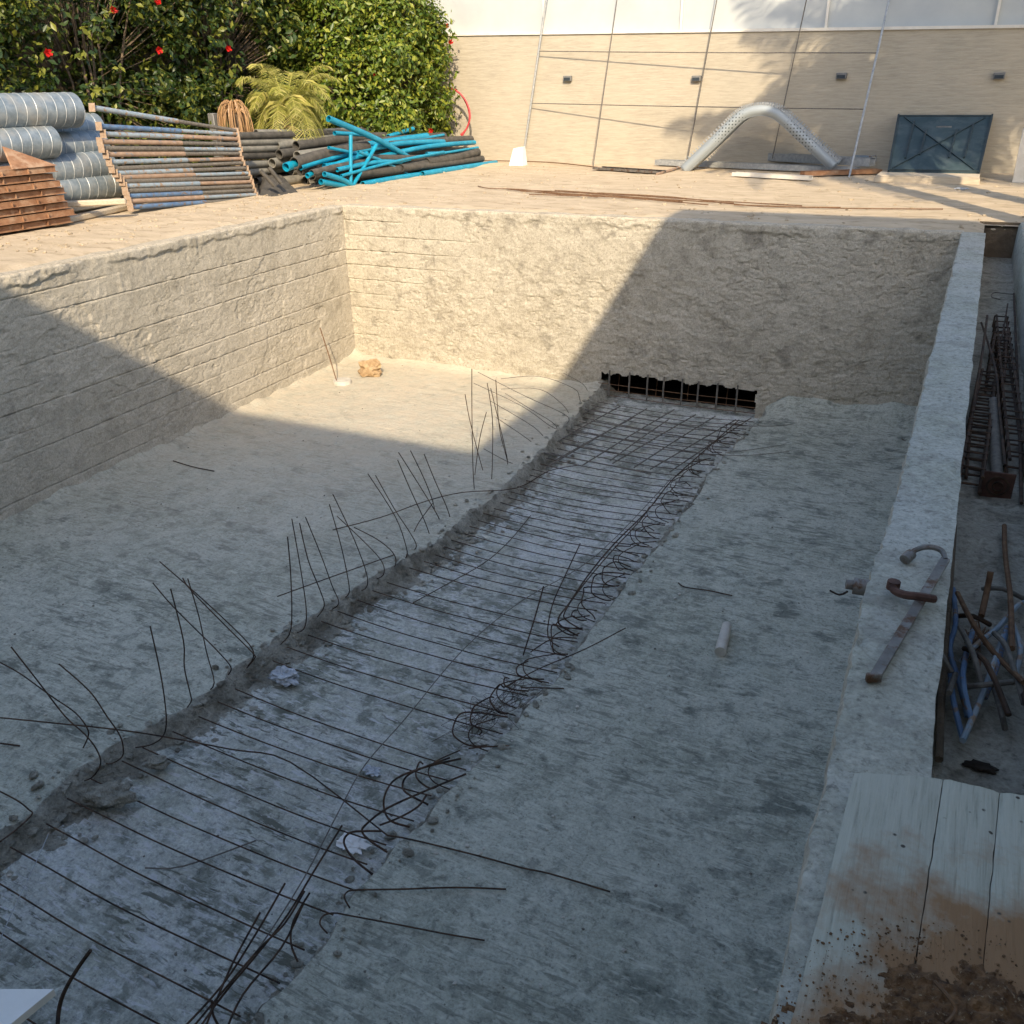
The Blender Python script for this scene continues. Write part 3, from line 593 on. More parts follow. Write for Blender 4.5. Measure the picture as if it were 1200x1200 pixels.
for cl, bars in starters.items():
    order = sorted(range(len(bars)), key=lambda i: bars[i][0][0])
    for i, b_ in enumerate(bars):
        f0 = Z(b_[0][0], b_[0][1], -D-0.05)
        far = cl.startswith('of the far bunch'); pts = []
        for (px, py) in b_:
            p = Y(px, py, f0.y + (0.0))
            if p.z < -D+0.01: p = Z(px, py, -D+0.01) if p.x < f0.x-0.1 else p
            pts.append(p)
        lab = 'thin bent bar ' + cl if len(bars) == 1 else ordw[order.index(i)] + ' bar from the left ' + cl
        rod(pts, 0.0047 if not far else 0.0045, 'rebar' if not far else 'rebar_grey', lab, 'starter bars along the left trench edge')
def slabrod(px, label, r=0.005, m='rebar', z=SLZ+0.006, group=None, zs=None, k=4):
    pts = [Z(a, b2, (zs[i] if zs else z)) for i, (a, b2) in enumerate(px)]
    return rod(pts, r, m, label, group, k=k)
slabrod([(325, 699), (383, 678), (431, 661), (462, 650)], 'long slightly bent bar laid through the upright row on the left edge', zs=[SLZ+.12, SLZ+.08, SLZ+.05, SLZ])
slabrod([(390, 621), (447, 606), (497, 588), (542, 577), (605, 572), (643, 552), (678, 545)], 'long bar from the leaning row across onto the far trench mesh', zs=[SLZ+.18, SLZ+.14, SLZ+.08, SLZ+.04, TFZ+.1, TFZ+.06, TFZ+.05])
slabrod([(-10, 840), (60, 847), (160, 858), (270, 878), (340, 893), (454, 979), ], 'long thin bar crossing from the left edge of the picture into the trench', zs=[SLZ+.12, SLZ+.12, SLZ+.08, TFZ+.12, TFZ+.09, TFZ+.1])
slabrod([(454, 979), (483, 984), (557, 1002), (612, 1017), (645, 1024), (715, 1045)], 'long wavy bar lying out over the right slab at the bottom', r=0.005, z=SLZ+.015)
slabrod([(410, 1064), (404, 1053), (406, 1046), (417, 1043), (469, 1042), (535, 1040), (593, 1042)], 'short bar with a small hook lying level on the right slab', r=0.005, zs=[TFZ+.1, TFZ+.13, SLZ, SLZ+.02, SLZ+.02, SLZ+.02, SLZ+.01])
slabrod([(384, 1094), (375, 1083), (379, 1073), (392, 1070), (410, 1073), (469, 1084), (520, 1094), (568, 1102)], 'lowest hooked bar lying out over the right slab', r=0.005, zs=[TFZ+.1, TFZ+.13, SLZ, SLZ+.02, SLZ+.02, SLZ+.02, SLZ+.02, SLZ+.01])
slabrod([(590, 806), (619, 790), (640, 780), (687, 760), (733, 736)], 'straight bar poking up and right from the wire tangle over the slab', zs=[SLZ, SLZ+.02, SLZ+.03, SLZ+.05, SLZ+.08])
slabrod([(610, 806), (635, 806), (661, 807)], 'short level bar end right of the wire tangle')
slabrod([(549, 877), (572, 875), (597, 874)], 'short straight bar end right below the wire tangle')
slabrod([(795, 683), (803, 688), (830, 692), (858, 698)], 'single short wavy bar lying on the open right slab', r=0.006)
slabrod([(856, 499), (910, 499), (946, 494)], 'upper thin bar lying right of the dark opening on the slab', m='rebar_grey', r=0.004)
slabrod([(850, 530), (880, 527), (919, 521)], 'middle thin bar lying right of the dark opening on the slab', m='rebar_grey', r=0.004)
slabrod([(844, 534), (885, 533), (925, 529)], 'lower thin bar lying right of the dark opening on the slab', m='rebar_grey', r=0.004)
slabrod([(203, 540), (226, 547), (251, 552)], 'short curved bar on the left floor near the wall foot', r=0.006)
slabrod([(1047, 506), (1053, 512), (1060, 516), (1065, 515)], 'small dark hooked wire at the foot of the right wall', r=0.008)
slabrod([(0, 871), (23, 874)], 'stub of bar at the left picture edge on the slab', r=0.006)
slabrod([(-5, 925), (20, 938), (34, 949), (37, 955), (18, 973), (-5, 990)], 'hooked bar at the left picture edge below the long thin bar', zs=[SLZ+.1, SLZ+.06, SLZ+.02, SLZ, TFZ+.1, TFZ+.1])
slabrod([(57, 977), (40, 1015), (6, 1087), (-6, 1120)], 'pale thin wire slanting down over the left trench edge', m='silver', r=0.003, zs=[SLZ, SLZ-.05, TFZ+.08, TFZ+.08])
slabrod([(787, 560), (700, 650), (613, 703), (544, 760), (476, 841), (428, 896), (399, 947), (355, 1031), (300, 1116), (255, 1175)], 'very long dusty wire lying lengthwise down the right half of the trench', m='rebar_grey', r=0.0042, z=TFZ+.075)
slabrod([(622, 604), (596, 635), (567, 660), (525, 684), (483, 707)], 'dark wire curving lengthwise over the cross bars in mid trench', r=0.0045, z=TFZ+.075)
slabrod([(300, 985), (215, 1015), (170, 1017)], 'pale light strip curving over the near trench floor', m='rebar_grey', r=0.005, z=TFZ+.0)
slabrod([(106, 1114), (91, 1135), (76, 1161), (69, 1184), (67, 1215)], 'thick dark bent bar rising at the bottom left by the white board', r=0.010, zs=[TFZ+.45, TFZ+.35, TFZ+.2, TFZ+.1, TFZ+.05])
# bundle at the bottom
for i, (px, zs) in enumerate([([(401, 967), (366, 1024), (337, 1072), (300, 1120), (262, 1165), (230, 1210)], [.45, .3, .2, .12, .1, .1]), ([(334, 1035), (300, 1094), (260, 1155), (205, 1215)], [.3, .2, .1, .06]),
      ([(357, 1044), (333, 1083), (300, 1116), (225, 1205)], [.28, .2, .15, .08]), ([(363, 1046), (344, 1079), (341, 1105), (349, 1127)], [.28, .2, .14, .1]),
      ([(305, 1069), (272, 1130), (240, 1205)], [.3, .18, .08]), ([(355, 1060), (330, 1110), (285, 1165), (262, 1215)], [.2, .14, .1, .08]), ([(248, 1172), (250, 1190), (262, 1212)], [.12, .08, .02])]):
    slabrod(px, ['longest bar of the slanting bundle at the bottom, its tip highest', 'leftmost long bar of the slanting bundle at the bottom', 'second long bar of the slanting bundle at the bottom', 'bar of the bottom bundle curving down to the right trench edge',
                 'short steep bar at the left side of the bottom bundle', 'bar of the bottom bundle nearest the right slab', 'small curved bar end at the foot of the bottom bundle'][i], r=0.0058, zs=[TFZ+q for q in zs], group='slanting bundle of bars at the bottom')
# hooks curling along the right edge
hooks = [([(441, 1028), (414, 1006), (403, 987), (410, 976), (426, 974), (447, 974)], 'large C-shaped hook above the level bar on the right trench edge'),
 ([(480, 969), (458, 962), (450, 947), (452, 929), (465, 912), (498, 899), (540, 889)], 'largest round hook on the right trench edge with a long tail'),
 ([(458, 1001), (436, 987), (425, 976), (428, 967), (454, 947), (498, 927), (546, 907)], 'hooked bar sweeping right to the lowest long tail on the trench edge'),
 ([(502, 943), (476, 929), (472, 918), (480, 907), (505, 896), (527, 888)], 'inner round hook inside the largest hook'),
 ([(500, 931), (490, 945), (468, 958), (445, 967)], 'small curved bar threading through the largest hooks')]
hz = [TFZ+.08, TFZ+.12, SLZ+.0, SLZ+.08, SLZ+.1, SLZ+.08, SLZ+.06, SLZ+.03, SLZ+.02]
for px, lb in hooks: slabrod(px, lb, r=0.0068, zs=hz[:len(px)] if len(px) > 4 else [SLZ+.05]*len(px), group='hooked bars curling along the right trench edge')
edge = [(505, 905), (530, 880), (548, 855), (565, 838), (585, 818), (603, 800), (622, 782), (640, 765), (655, 748), (668, 732), (680, 718), (692, 703), (705, 688), (715, 672), (727, 657), (738, 643), (750, 628), (761, 614), (772, 600), (783, 587), (793, 573), (804, 560), (815, 547), (826, 535), (838, 522), (848, 510), (858, 500)]
for i, (px, py) in enumerate(edge):
    s = 1.0 - 0.6*i/len(edge); w0 = 30*s*(0.6+0.8*random.random()); h0 = 22*s*(0.6+0.8*random.random()); cx, cy = px-5*s, py
    pl = [(cx+w0*0.55, cy+h0*0.85), (cx+w0*0.15, cy+h0*0.72), (cx-w0*0.25, cy+h0*0.3), (cx-w0*0.30, cy-h0*0.25), (cx, cy-h0*0.6), (cx+w0*0.45, cy-h0*(0.5+0.3*random.random())), (cx+w0*(0.8+0.6*random.random()), cy-h0*(0.3+.5*random.random()))]
    if random.random() < 0.3: pl = pl[:5]
    if i in (1, 7): continue
    pl = [(a+random.gauss(0, 3.5*s), b2+random.gauss(0, 3.0*s)) for a, b2 in pl]
    slabrod(pl, 'dark rusty loop of bar curling out of the right trench edge', r=0.0058 if i < 14 else 0.005, zs=[TFZ+.08, TFZ+.1, TFZ+.15, SLZ+.02, SLZ+.07, SLZ+.06, SLZ+.03][:len(pl)], group='loops of bar along the right trench edge')
for i, (px, py) in enumerate(edge[::2]):
    s = 1.0-0.6*i*2/len(edge); ax = px+random.gauss(4, 4)*s; ay = py+random.gauss(0, 4)*s; w0 = 30*s; h0 = 20*s
    pl = [(ax+w0*.5, ay+h0), (ax-w0*.1, ay+h0*.6), (ax-w0*.35, ay), (ax-w0*.1, ay-h0*.6), (ax+w0*(.6+.8*random.random()), ay-h0*(.9+.4*random.random()))]
    slabrod(pl, 'short thin hook of bar lying out over the right trench edge', r=0.0045, zs=[TFZ+.06, TFZ+.12, SLZ+.02, SLZ+.05, SLZ+.02], group='thin hooks along the right trench edge')
# small tangled wires near the edge
for (cx, cy, rr, nm) in [(555, 850, 22, 'lower'), (600, 815, 22, 'upper'), (575, 835, 16, 'middle')]:
    pts = []; c0 = Z(cx, cy, SLZ)
    for q in range(34): pts.append(c0 + Vector((random.gauss(0, .09), random.gauss(0, .12), 0.01+abs(random.gauss(0, .02)))))
    rod(pts, 0.0018, 'rebar', f'{nm} bird-nest tangle of fine tie wire on the right trench edge', 'tangles of fine tie wire', name='wire_tangle', cat='wire', k=3, n=4)
slabrod([(677, 745), (657, 733), (655, 723), (667, 707), (690, 673), (720, 637), (760, 597), (787, 563), (820, 533), (866, 492)], 'outer long bar sweeping along the right trench edge and hooking back', r=0.007, zs=[TFZ+.1, TFZ+.12, TFZ+.18, SLZ+.04, SLZ+.06, SLZ+.06, SLZ+.04, SLZ+.03, SLZ, SLZ-.08])
slabrod([(682, 738), (664, 727), (662, 717), (680, 690), (715, 648), (750, 610), (790, 560), (822, 540)], 'inner long bar following the outer sweeping bar closely', r=0.006, zs=[TFZ+.1, TFZ+.12, TFZ+.18, SLZ+.02, SLZ+.03, SLZ+.05, SLZ+.04, SLZ])
slabrod([(655, 758), (642, 745), (647, 710), (663, 673), (680, 637)], 'bent bar rising in mid trench just left of the sweeping bars', zs=[TFZ+.06, TFZ+.08, TFZ+.3, TFZ+.45, TFZ+.6])
slabrod([(613, 768), (627, 723), (637, 687)], 'straight bar rising alone from the trench left of the bent one', r=0.006, zs=[TFZ+.05, TFZ+.25, TFZ+.42])
slabrod([(676, 748), (655, 747), (640, 752), (622, 764)], 'short bar curved at the foot of the rising bars', zs=[TFZ+.1]*4)

# rod and disc, stone in the corner
rod([Z(395, 448, -D+.03), Y(385, 415, Z(395, 448, -D).y+.05), Y(375, 384, Z(395, 448, -D).y+.1)], 0.008, 'rebar_rust', 'single rod leaning up out of the round concrete puddle by the left wall', k=2)
d = MB(); c0 = Z(401, 446, -D+.04); d.add([c0+Vector((0.14*math.cos(a)*k, 0.14*math.sin(a)*k, h)) for k, h in ((1.05, -.06), (1, 0.0), (.93, .014), (.5, .016)) for a in np.linspace(0, 2*math.pi, 24, endpoint=False)], [(r_*24+i, r_*24+(i+1) % 24, r_*24+24+(i+1) % 24, r_*24+24+i) for r_ in range(3) for i in range(24)] + [tuple(range(72, 96))])
tag(d.build('concrete_disc', 'greystone'), 'flat round pale concrete disc on the floor in the sunlit corner', 'disc')
def lump(name, c, s, m, label, cat, seed=1, sq=(1, 1, 1), amp=0.35, fr=1.6, sub=3, rot=0):
    bm = bmesh.new(); bmesh.ops.create_icosphere(bm, subdivisions=sub, radius=1)
    for v_ in bm.verts:
        n0 = v_.co.normalized(); k = 1+amp*FR(n0.x*fr+seed, n0.y*fr, n0.z*fr, 4); v_.co = Vector((n0.x*sq[0], n0.y*sq[1], n0.z*sq[2]))*k*s
        v_.co.rotate(Matrix.Rotation(rot, 3, 'Z'))
    me = bpy.data.meshes.new(name); bm.to_mesh(me); bm.free(); me.materials.append(MT[m]); o = bpy.data.objects.new(name, me); C.objects.link(o); o.location = c
    for p_ in me.polygons: p_.use_smooth = sub > 3
    return tag(o, label, cat)
lump('stone', Z(433, 432, -D+.10), 0.17, 'stone', 'ochre rough stone in the far left corner of the pool floor', 'stone', 3, (1.25, .9, .75), amp=.6)
_p = MB(); _a, _b = Z(844, 764, -D+.045), Z(852, 733, -D+.06); _p.tube([_a.lerp(_b, q)+Vector((0, 0, .003*math.sin(q*9))) for q in np.linspace(0, 1, 6)], .045, 20, r2=.038); tag(_p.build('concrete_plug', 'greystone'), 'pale cylindrical concrete plug lying on the right slab', 'plug')
for i, (px, py, s_, lb) in enumerate([(1, 1, 0, '')][:0] + [(345, 905, .02, 'tiny pale pebble'), ]): pass
# rubble chunk at the left edge of trench
lump('concrete_chunk', Z(125, 932, TFZ+.05), 0.12, 'rubble', 'broken brownish concrete chunk fallen by the near left trench edge', 'rubble', 8, (1.5, .7, .5), amp=.5, rot=.4)
lump('concrete_chunk', Z(183, 893, TFZ+.04), 0.07, 'rubble', 'small brown concrete chunk beside the hooked starter bar on the left', 'rubble', 12, (1.4, .8, .5), amp=.5, rot=.2)
# many small crumbs
def crumbs(name, n, fn, m, smin, smax):
    m_ = MB()
    for i in range(n):
        p = fn(); s_ = smin+(smax-smin)*random.random()**3; bm = bmesh.new(); bmesh.ops.create_icosphere(bm, subdivisions=1, radius=s_)
        o = Vector((random.random()*9, random.random()*9, 0)); M_ = Matrix.Rotation(random.random()*6, 3, 'Z')
        bm.verts.ensure_lookup_table(); vs = []
        for v_ in bm.verts:
            q = v_.co*(1+0.5*N_(v_.co*(1.2/s_)+o)); vs.append(p + M_ @ Vector((q.x*1.3, q.y, q.z*.6)))
        m_.add(vs, [tuple(x.index for x in f.verts) for f in bm.faces]); bm.free()
    o = m_.build(name, m, smooth=False); return struct(o, 'stuff')
def edge_pt():
    y = -10.9+10.8*random.random(); s_ = random.random() < .65
    x = tlx(y)+random.gauss(.08, .12) if s_ else trx(y)+random.gauss(-.03, .08)
    k = sstep(tlx(y)-.08, tlx(y)+.12, x)*(1-sstep(trx(y)-.05, trx(y)+.05, x)); return Vector((x, y, -D-TD*k+.012))
o = crumbs('rubble_crumbs', 1700, edge_pt, 'rubble', .006, .035); o['label'] = 'small concrete rubble along both edges of the trench'
def floor_pt():
    y = -10.9+10.8*random.random(); x = xl(y)+.1+(xr(y)-xl(y)-.2)*random.random()
    if tlx(y)-.1 < x < trx(y)+.1: return Vector((x, y, TFZ-.03))
    return Vector((x, y, -D+.008))
o = crumbs('floor_grit', 900, floor_pt, 'greystone', .004, .013); o['label'] = 'scattered pale grit on the pool floor'

def deck_pt():
    while 1:
        x = -2+11.5*random.random(); y = .3+7.3*random.random()**1.4
        if random.random() < .35: x = xl(0)-.2-1.9*random.random(); y = -5+6*random.random()
        return Vector((x, y, .012))
o = crumbs('deck_grit', 1500, deck_pt, 'sand_dark', .006, .03); o['label'] = 'small clods and grit scattered on the sandy ground round the pool'
o = crumbs('floor_flecks', 500, floor_pt, 'rebar_grey', .003, .011); o['label'] = 'tiny dark bits scattered on the pool floor'
# plastic bag
def bag(c, s, label, sq=(1.2, .8, .45), seed=2):
    bm = bmesh.new(); bmesh.ops.create_icosphere(bm, subdivisions=4, radius=1)
    for v_ in bm.verts:
        n0 = v_.co.normalized(); k = .75+.55*FR(n0.x*2.2+seed, n0.y*2.2, n0.z*2.2, 2)+.35*abs(FR(n0.x*5+seed, n0.y*5, n0.z*5, 3)); v_.co = Vector((n0.x*sq[0], n0.y*sq[1], n0.z*sq[2]))*k*s
    me = bpy.data.meshes.new('plastic_bag'); bm.to_mesh(me); bm.free(); me.materials.append(MT['bag']); o = bpy.data.objects.new('plastic_bag', me); C.objects.link(o); o.location = c
    return tag(o, label, 'plastic bag')
bag(Z(333, 792, -D-TD+.08), .11, 'crumpled clear whitish plastic bag lying at the left edge of the trench')
lump('white_scrap', Z(435, 903, TFZ), .05, 'bag', 'small whitish plastic scrap lying amid the cross bars in the near trench', 'litter', 6, (1.1, .7, .3), amp=.9, fr=2.6)
lump('white_scrap', Z(413, 988, TFZ), .07, 'white', 'small white scrap under the large C-shaped hook', 'litter', 9, (1.2, .8, .25), amp=.9, fr=2.6)
# white board at the bottom left
q = [Z(-25, 1160, .02), Z(63, 1159, .02), Z(28, 1212, .02), Z(-25, 1230, .02)]
bmw = MB(); bmw.add([p for p in q]+[p-Vector((0, 0, .018)) for p in q], [(0, 1, 2, 3)[::-1], (4, 5, 6, 7), (0, 1, 5, 4), (1, 2, 6, 5), (2, 3, 7, 6), (3, 0, 4, 7)])
q2 = [q[2], q[3]]
o = MB(); a, b2 = Z(-25, 1159, .02), Z(63, 1159, .02); c2 = b2+Vector((-.10, -.75, 0)); d2 = a+Vector((-.6, -.75, 0)); vs = [a, b2, c2, d2]
o.add(vs+[p-Vector((0, 0, .018)) for p in vs], [(3, 2, 1, 0), (4, 5, 6, 7), (0, 1, 5, 4), (1, 2, 6, 5), (2, 3, 7, 6), (3, 0, 4, 7)])
tag(o.build('board', 'white'), 'white smooth board corner jutting in at the bottom left', 'board')

# ------------------------------------------------------------------ planks bottom right
def plank(x_a, x_b, yfar, label, z=0.028):
    (fa, na), (fb, nb) = x_a, x_b     # px of far and near points on left edge; right edge
    A0, A1, B0, B1 = Z(*fa, z), Z(*na, z), Z(*fb, z), Z(*nb, z)
    A1 = A0+(A1-A0)*1.9; B1 = B0+(B1-B0)*1.9
    m_ = MB(); vs = []; n1, n2 = 60, 8
    for i in range(n1+1):
        for j in range(n2+1):
            a = A0.lerp(A1, i/n1); b_ = B0.lerp(B1, i/n1); p = a.lerp(b_, (j/n2)*.985+.006); e = .0 if 0 < j < n2 else -.004
            vs.append(p+Vector((.002*N_(Vector((i*.4, j, 1))), .003*N_(Vector((j*1.3, 5, 1))) if i == 0 else 0, e+.002*N_(p*6))))
    fs = [(i*(n2+1)+j, (i+1)*(n2+1)+j, (i+1)*(n2+1)+j+1, i*(n2+1)+j+1) for i in range(n1) for j in range(n2)]
    nv = len(vs)
    rim = [i*(n2+1) for i in range(n1+1)] + [n1*(n2+1)+j for j in range(1, n2+1)] + [i*(n2+1)+n2 for i in range(n1-1, -1, -1)] + [j for j in range(n2-1, 0, -1)]
    for r_ in rim: vs.append(Vector(vs[r_])-Vector((0, 0, .028)))
    for k in range(len(rim)): fs.append((rim[k], rim[(k+1) % len(rim)], nv+(k+1) % len(rim), nv+k)[::-1])
    m_.add(vs, fs); return tag(m_.build('plank', 'plank'), label, 'plank')
plank(((1001, 905), (931, 1180)), ((1106, 912), (1070, 1150)), 0, 'leftmost grey formwork plank at the bottom right with a fibrous edge')
plank(((1106, 912), (1070, 1150)), ((1172, 928), (1149, 1170)), 0, 'middle grey formwork plank at the bottom right')
plank(((1172, 928), (1149, 1170)), ((1262, 940), (1250, 1180)), 0, 'rightmost brown-stained formwork plank at the picture edge')
# soil heap on them
def soil():
    m_ = MB(); nx, ny = 150, 150; x0, x1, y0, y1 = 8.5, 9.35, -11.15, -10.1; H_ = {}
    vs = []; idx = {}
    for i in range(nx+1):
        for j in range(ny+1):
            x = x0+(x1-x0)*i/nx; y = y0+(y1-y0)*j/ny
            e = (x-8.92-.25*(y+10.75))/.33; f = (y+10.80)/.46; r_ = math.sqrt(e*e+f*f)
            h = .06*(1-r_) + .03*FR(x*7, y*7, 2, 6) + .010*FR(x*60, y*60, 4, 4)
            H_[i, j] = (x, y, h)
    for i in range(nx):
        for j in range(ny):
            if max(H_[i+a, j+b_][2] for a in (0, 1) for b_ in (0, 1)) > 0:
                f = []
                for a, b_ in ((0, 0), (1, 0), (1, 1), (0, 1)):
                    k = (i+a, j+b_)
                    if k not in idx: idx[k] = len(vs); x, y, h = H_[k]; vs.append((x, y, .024+max(-.002, min(h, .10))))
                    f.append(idx[k])
                m_.f.append(tuple(f)); m_.m.append(0)
    m_.v = vs; o = m_.build('soil_heap', 'soil'); o['label'] = 'loose brown soil spilled over the near ends of the planks'; struct(o, 'stuff')
soil()
def soilpt():
    a = random.random()*6.28; r_ = random.random()**.7*.42; return Vector((8.93+r_*math.cos(a)*.8, -10.62+r_*math.sin(a)*.8, .032))
o = crumbs('soil_crumbs', 3500, soilpt, 'soil', .0006, .0034); o['label'] = 'brown soil crumbs strewn over the planks'
rod([Z(1095, 1150, .06), Z(1113, 1170, .06), Z(1120, 1185, .05), Z(1108, 1200, .05)], .004, 'rebar_rust', 'forked dry root on the soil heap', name='root', cat='root')

# ------------------------------------------------------------------ tools on the right wall
cl = empty('form_clamp', Z(1065, 725, .02), 'long grey steel form clamp lying on the right wall top with a rusty sliding arm', 'clamp')
def flatbar(mb, a, b_, wd, th):
    T = (b_-a).normalized(); S = T.cross(Vector((0, 0, 1))).normalized(); Uu = S.cross(T)
    Mx = Matrix((S, T, Uu)).transposed(); mb.box((a+b_)/2, (wd, (b_-a).length, th), Mx, bev=min(wd, th)*.2)
m_ = MB(); flatbar(m_, Z(1108, 655, .035), Z(1026, 792, .02), .032, .010); part(m_, 'bar', 'iron', cl)
m_ = MB(); m_.tube([Z(a, b2, zz) for a, b2, zz in ((1108, 656, .035), (1103, 645, .045), (1088, 641, .05), (1072, 645, .045), (1066, 653, .03))], .010, 8, smooth_pts=4); m_.tube([Z(1068, 649, .03), Z(1060, 656, .02)], .020, 10); part(m_, 'hook', 'iron', cl)
m_ = MB(); m_.tube([Z(a, b2, zz) for a, b2, zz in ((1046, 686, .05), (1048, 692, .04), (1060, 697, .045), (1077, 699, .055), (1095, 702, .04))], .014, 8, smooth_pts=3); m_.tube([Z(1048, 681, .06), Z(1046, 690, .03)], .022, 10); part(m_, 'sliding_arm', 'rustdark', cl)
m_ = MB(); m_.box(Z(1024, 794, .02), (.045, .02, .03), Matrix.Rotation(.5, 3, 'Z'), bev=.004); part(m_, 'bar_tip', 'iron', cl)
vl = empty('pipe_fitting', Z(1008, 690, -.05), 'small round grey metal fitting with a hooked wire sticking out of the right wall', 'fitting')
p0 = Z(1012, 688, -.04)
m_ = MB(); m_.tube([p0+Vector((.03, 0, 0)), p0+Vector((-.035, -.005, .0))], .030, 16); part(m_, 'flange', 'iron', vl)
m_ = MB(); m_.tube([p0+Vector((-.035, 0, 0)), p0+Vector((-.06, -.005, -.0))], .018, 12); part(m_, 'nozzle', 'iron', vl)
m_ = MB(); m_.tube([p0+Vector((-.05, 0, -.03)), p0+Vector((-.075, -.02, -.04)), p0+Vector((-.11, -.02, -.03))], .004, 6, smooth_pts=3); part(m_, 'wire', 'rebar', vl)

# ------------------------------------------------------------------ things in the channel
CZ = -.41
def cage(pa, pb, w0, label, n, m='rebar'):
    root = empty('rebar_cage', Z(*pa, CZ+.08), label, 'rebar cage', 'rebar cages in the right channel')
    A, B = Z(*pa, CZ+.07), Z(*pb, CZ+.09); T = (B-A).normalized(); S = T.cross(Vector((0, 0, 1))).normalized(); Uv = Vector((0, 0, 1))
    m_ = MB()
    for sx in (-1, 1):
        for sz in (-1, 1): 
            m1 = MB(); m1.tube([A+S*w0*sx+Uv*.04*sz-T*.1*random.random(), (A+B)/2+S*w0*sx*.95+Uv*.04*sz, B+S*w0*sx*.8+Uv*.04*sz], .010, 6, smooth_pts=3); part(m1, 'long_bar', m, root)
    for i in range(n):
        c = A.lerp(B, (i+.5+.3*(random.random()-.5))/n); ww = w0+.007; q = [c+S*ww*a+Uv*.048*b_+T*.02*(random.random()-.5) for a, b_ in ((-1, -1), (-1, 1), (1, 1), (1, -1), (-1, -1))]
        m2 = MB(); m2.tube(q, .0075, 6); part(m2, 'stirrup', m, root)
cage((1137, 562), (1158, 440), .055, 'longer left rebar cage lying in the channel against the wall', 17)
cage((1192, 545), (1172, 375), .045, 'right rebar cage lying beside the flanged post and crossing the first at the top', 19)
cage((1166, 450), (1172, 395), .05, 'short tangled piece of cage on top where the two long cages meet', 7)
def prop(label):
    root = empty('flanged_post', Z(1170, 575, CZ+.1), label, 'post'); A, B = Z(1169, 568, CZ+.07), Z(1164, 470, CZ+.12)
    m_ = MB(); m_.tube([A, B], .030, 16); part(m_, 'tube', 'rebar_grey', root)
    T = (B-A).normalized(); S = T.cross(Vector((0, 0, 1))).normalized(); Mx = Matrix((S, T, S.cross(T))).transposed()
    m_ = MB(); m_.box(A-T*.01, (.15, .012, .15), Mx, bev=.003); part(m_, 'base_plate', 'rustdark', root)
    m_ = MB(); m_.tube([A-T*.017+S*.05*math.cos(a)+Vector((0, 0, .05*math.sin(a))) for a in np.linspace(0, 2*math.pi, 20)], .006, 6); m_.tube([A-T*.015, A-T*.03], .028, 16, hollow=True); part(m_, 'collar', 'rebar', root)
prop('steel post with a square flanged base plate lying in the channel')
for px, zz, r_, m, lb in [([(1132, 560), (1140, 480), (1151, 415), (1157, 370)], [.02, .12, .2, .25], .009, 'rebar', 'dark bar leaning along the outer wall face in the channel'),
   ([(1178, 545), (1171, 480), (1166, 430), (1150, 378)], [.12, .15, .18, .2], .008, 'rebar', 'dark bar crossing over the middle of the cages'),
   ([(1197, 590), (1194, 480), (1188, 344)], [.04, .05, .06], .009, 'rebar', 'long dark bar along the far right kerb'),
   ([(1172, 405), (1177, 380), (1181, 356)], [.12, .15, .2], .006, 'rebar', 'short bar end sticking up behind the cages'),
   ([(1188, 345), (1178, 344), (1165, 343), (1162, 348), (1172, 351)], [.06, .06, .05, .05, .05], .005, 'rebar_grey', 'small thin wire loop on the channel floor beyond the cages'),
   ([(1177, 616), (1178, 650), (1184, 700), (1186, 760)], [.05, .06, .1, .15], .011, 'rebar_rust', 'longest brown rod pointing up the channel above the blue rods'),
   ([(1161, 670), (1156, 695), (1150, 722)], [.2, .12, .08], .012, 'rebar_rust', 'short brown stake leaning between wall and brown rod'),
   ([(1118, 615), (1112, 700), (1104, 800), (1100, 890)], [.05, .05, .05, .05], .014, 'timber_dark', 'dark steel strip against the outer foot of the right wall')]:
    rod([Z(a, b2, CZ+h) for (a, b2), h in zip(px, zz)], r_, m, lb, k=4, n=8, name='rod' if 'strip' in lb or 'stake' in lb else 'rebar', cat='rod')
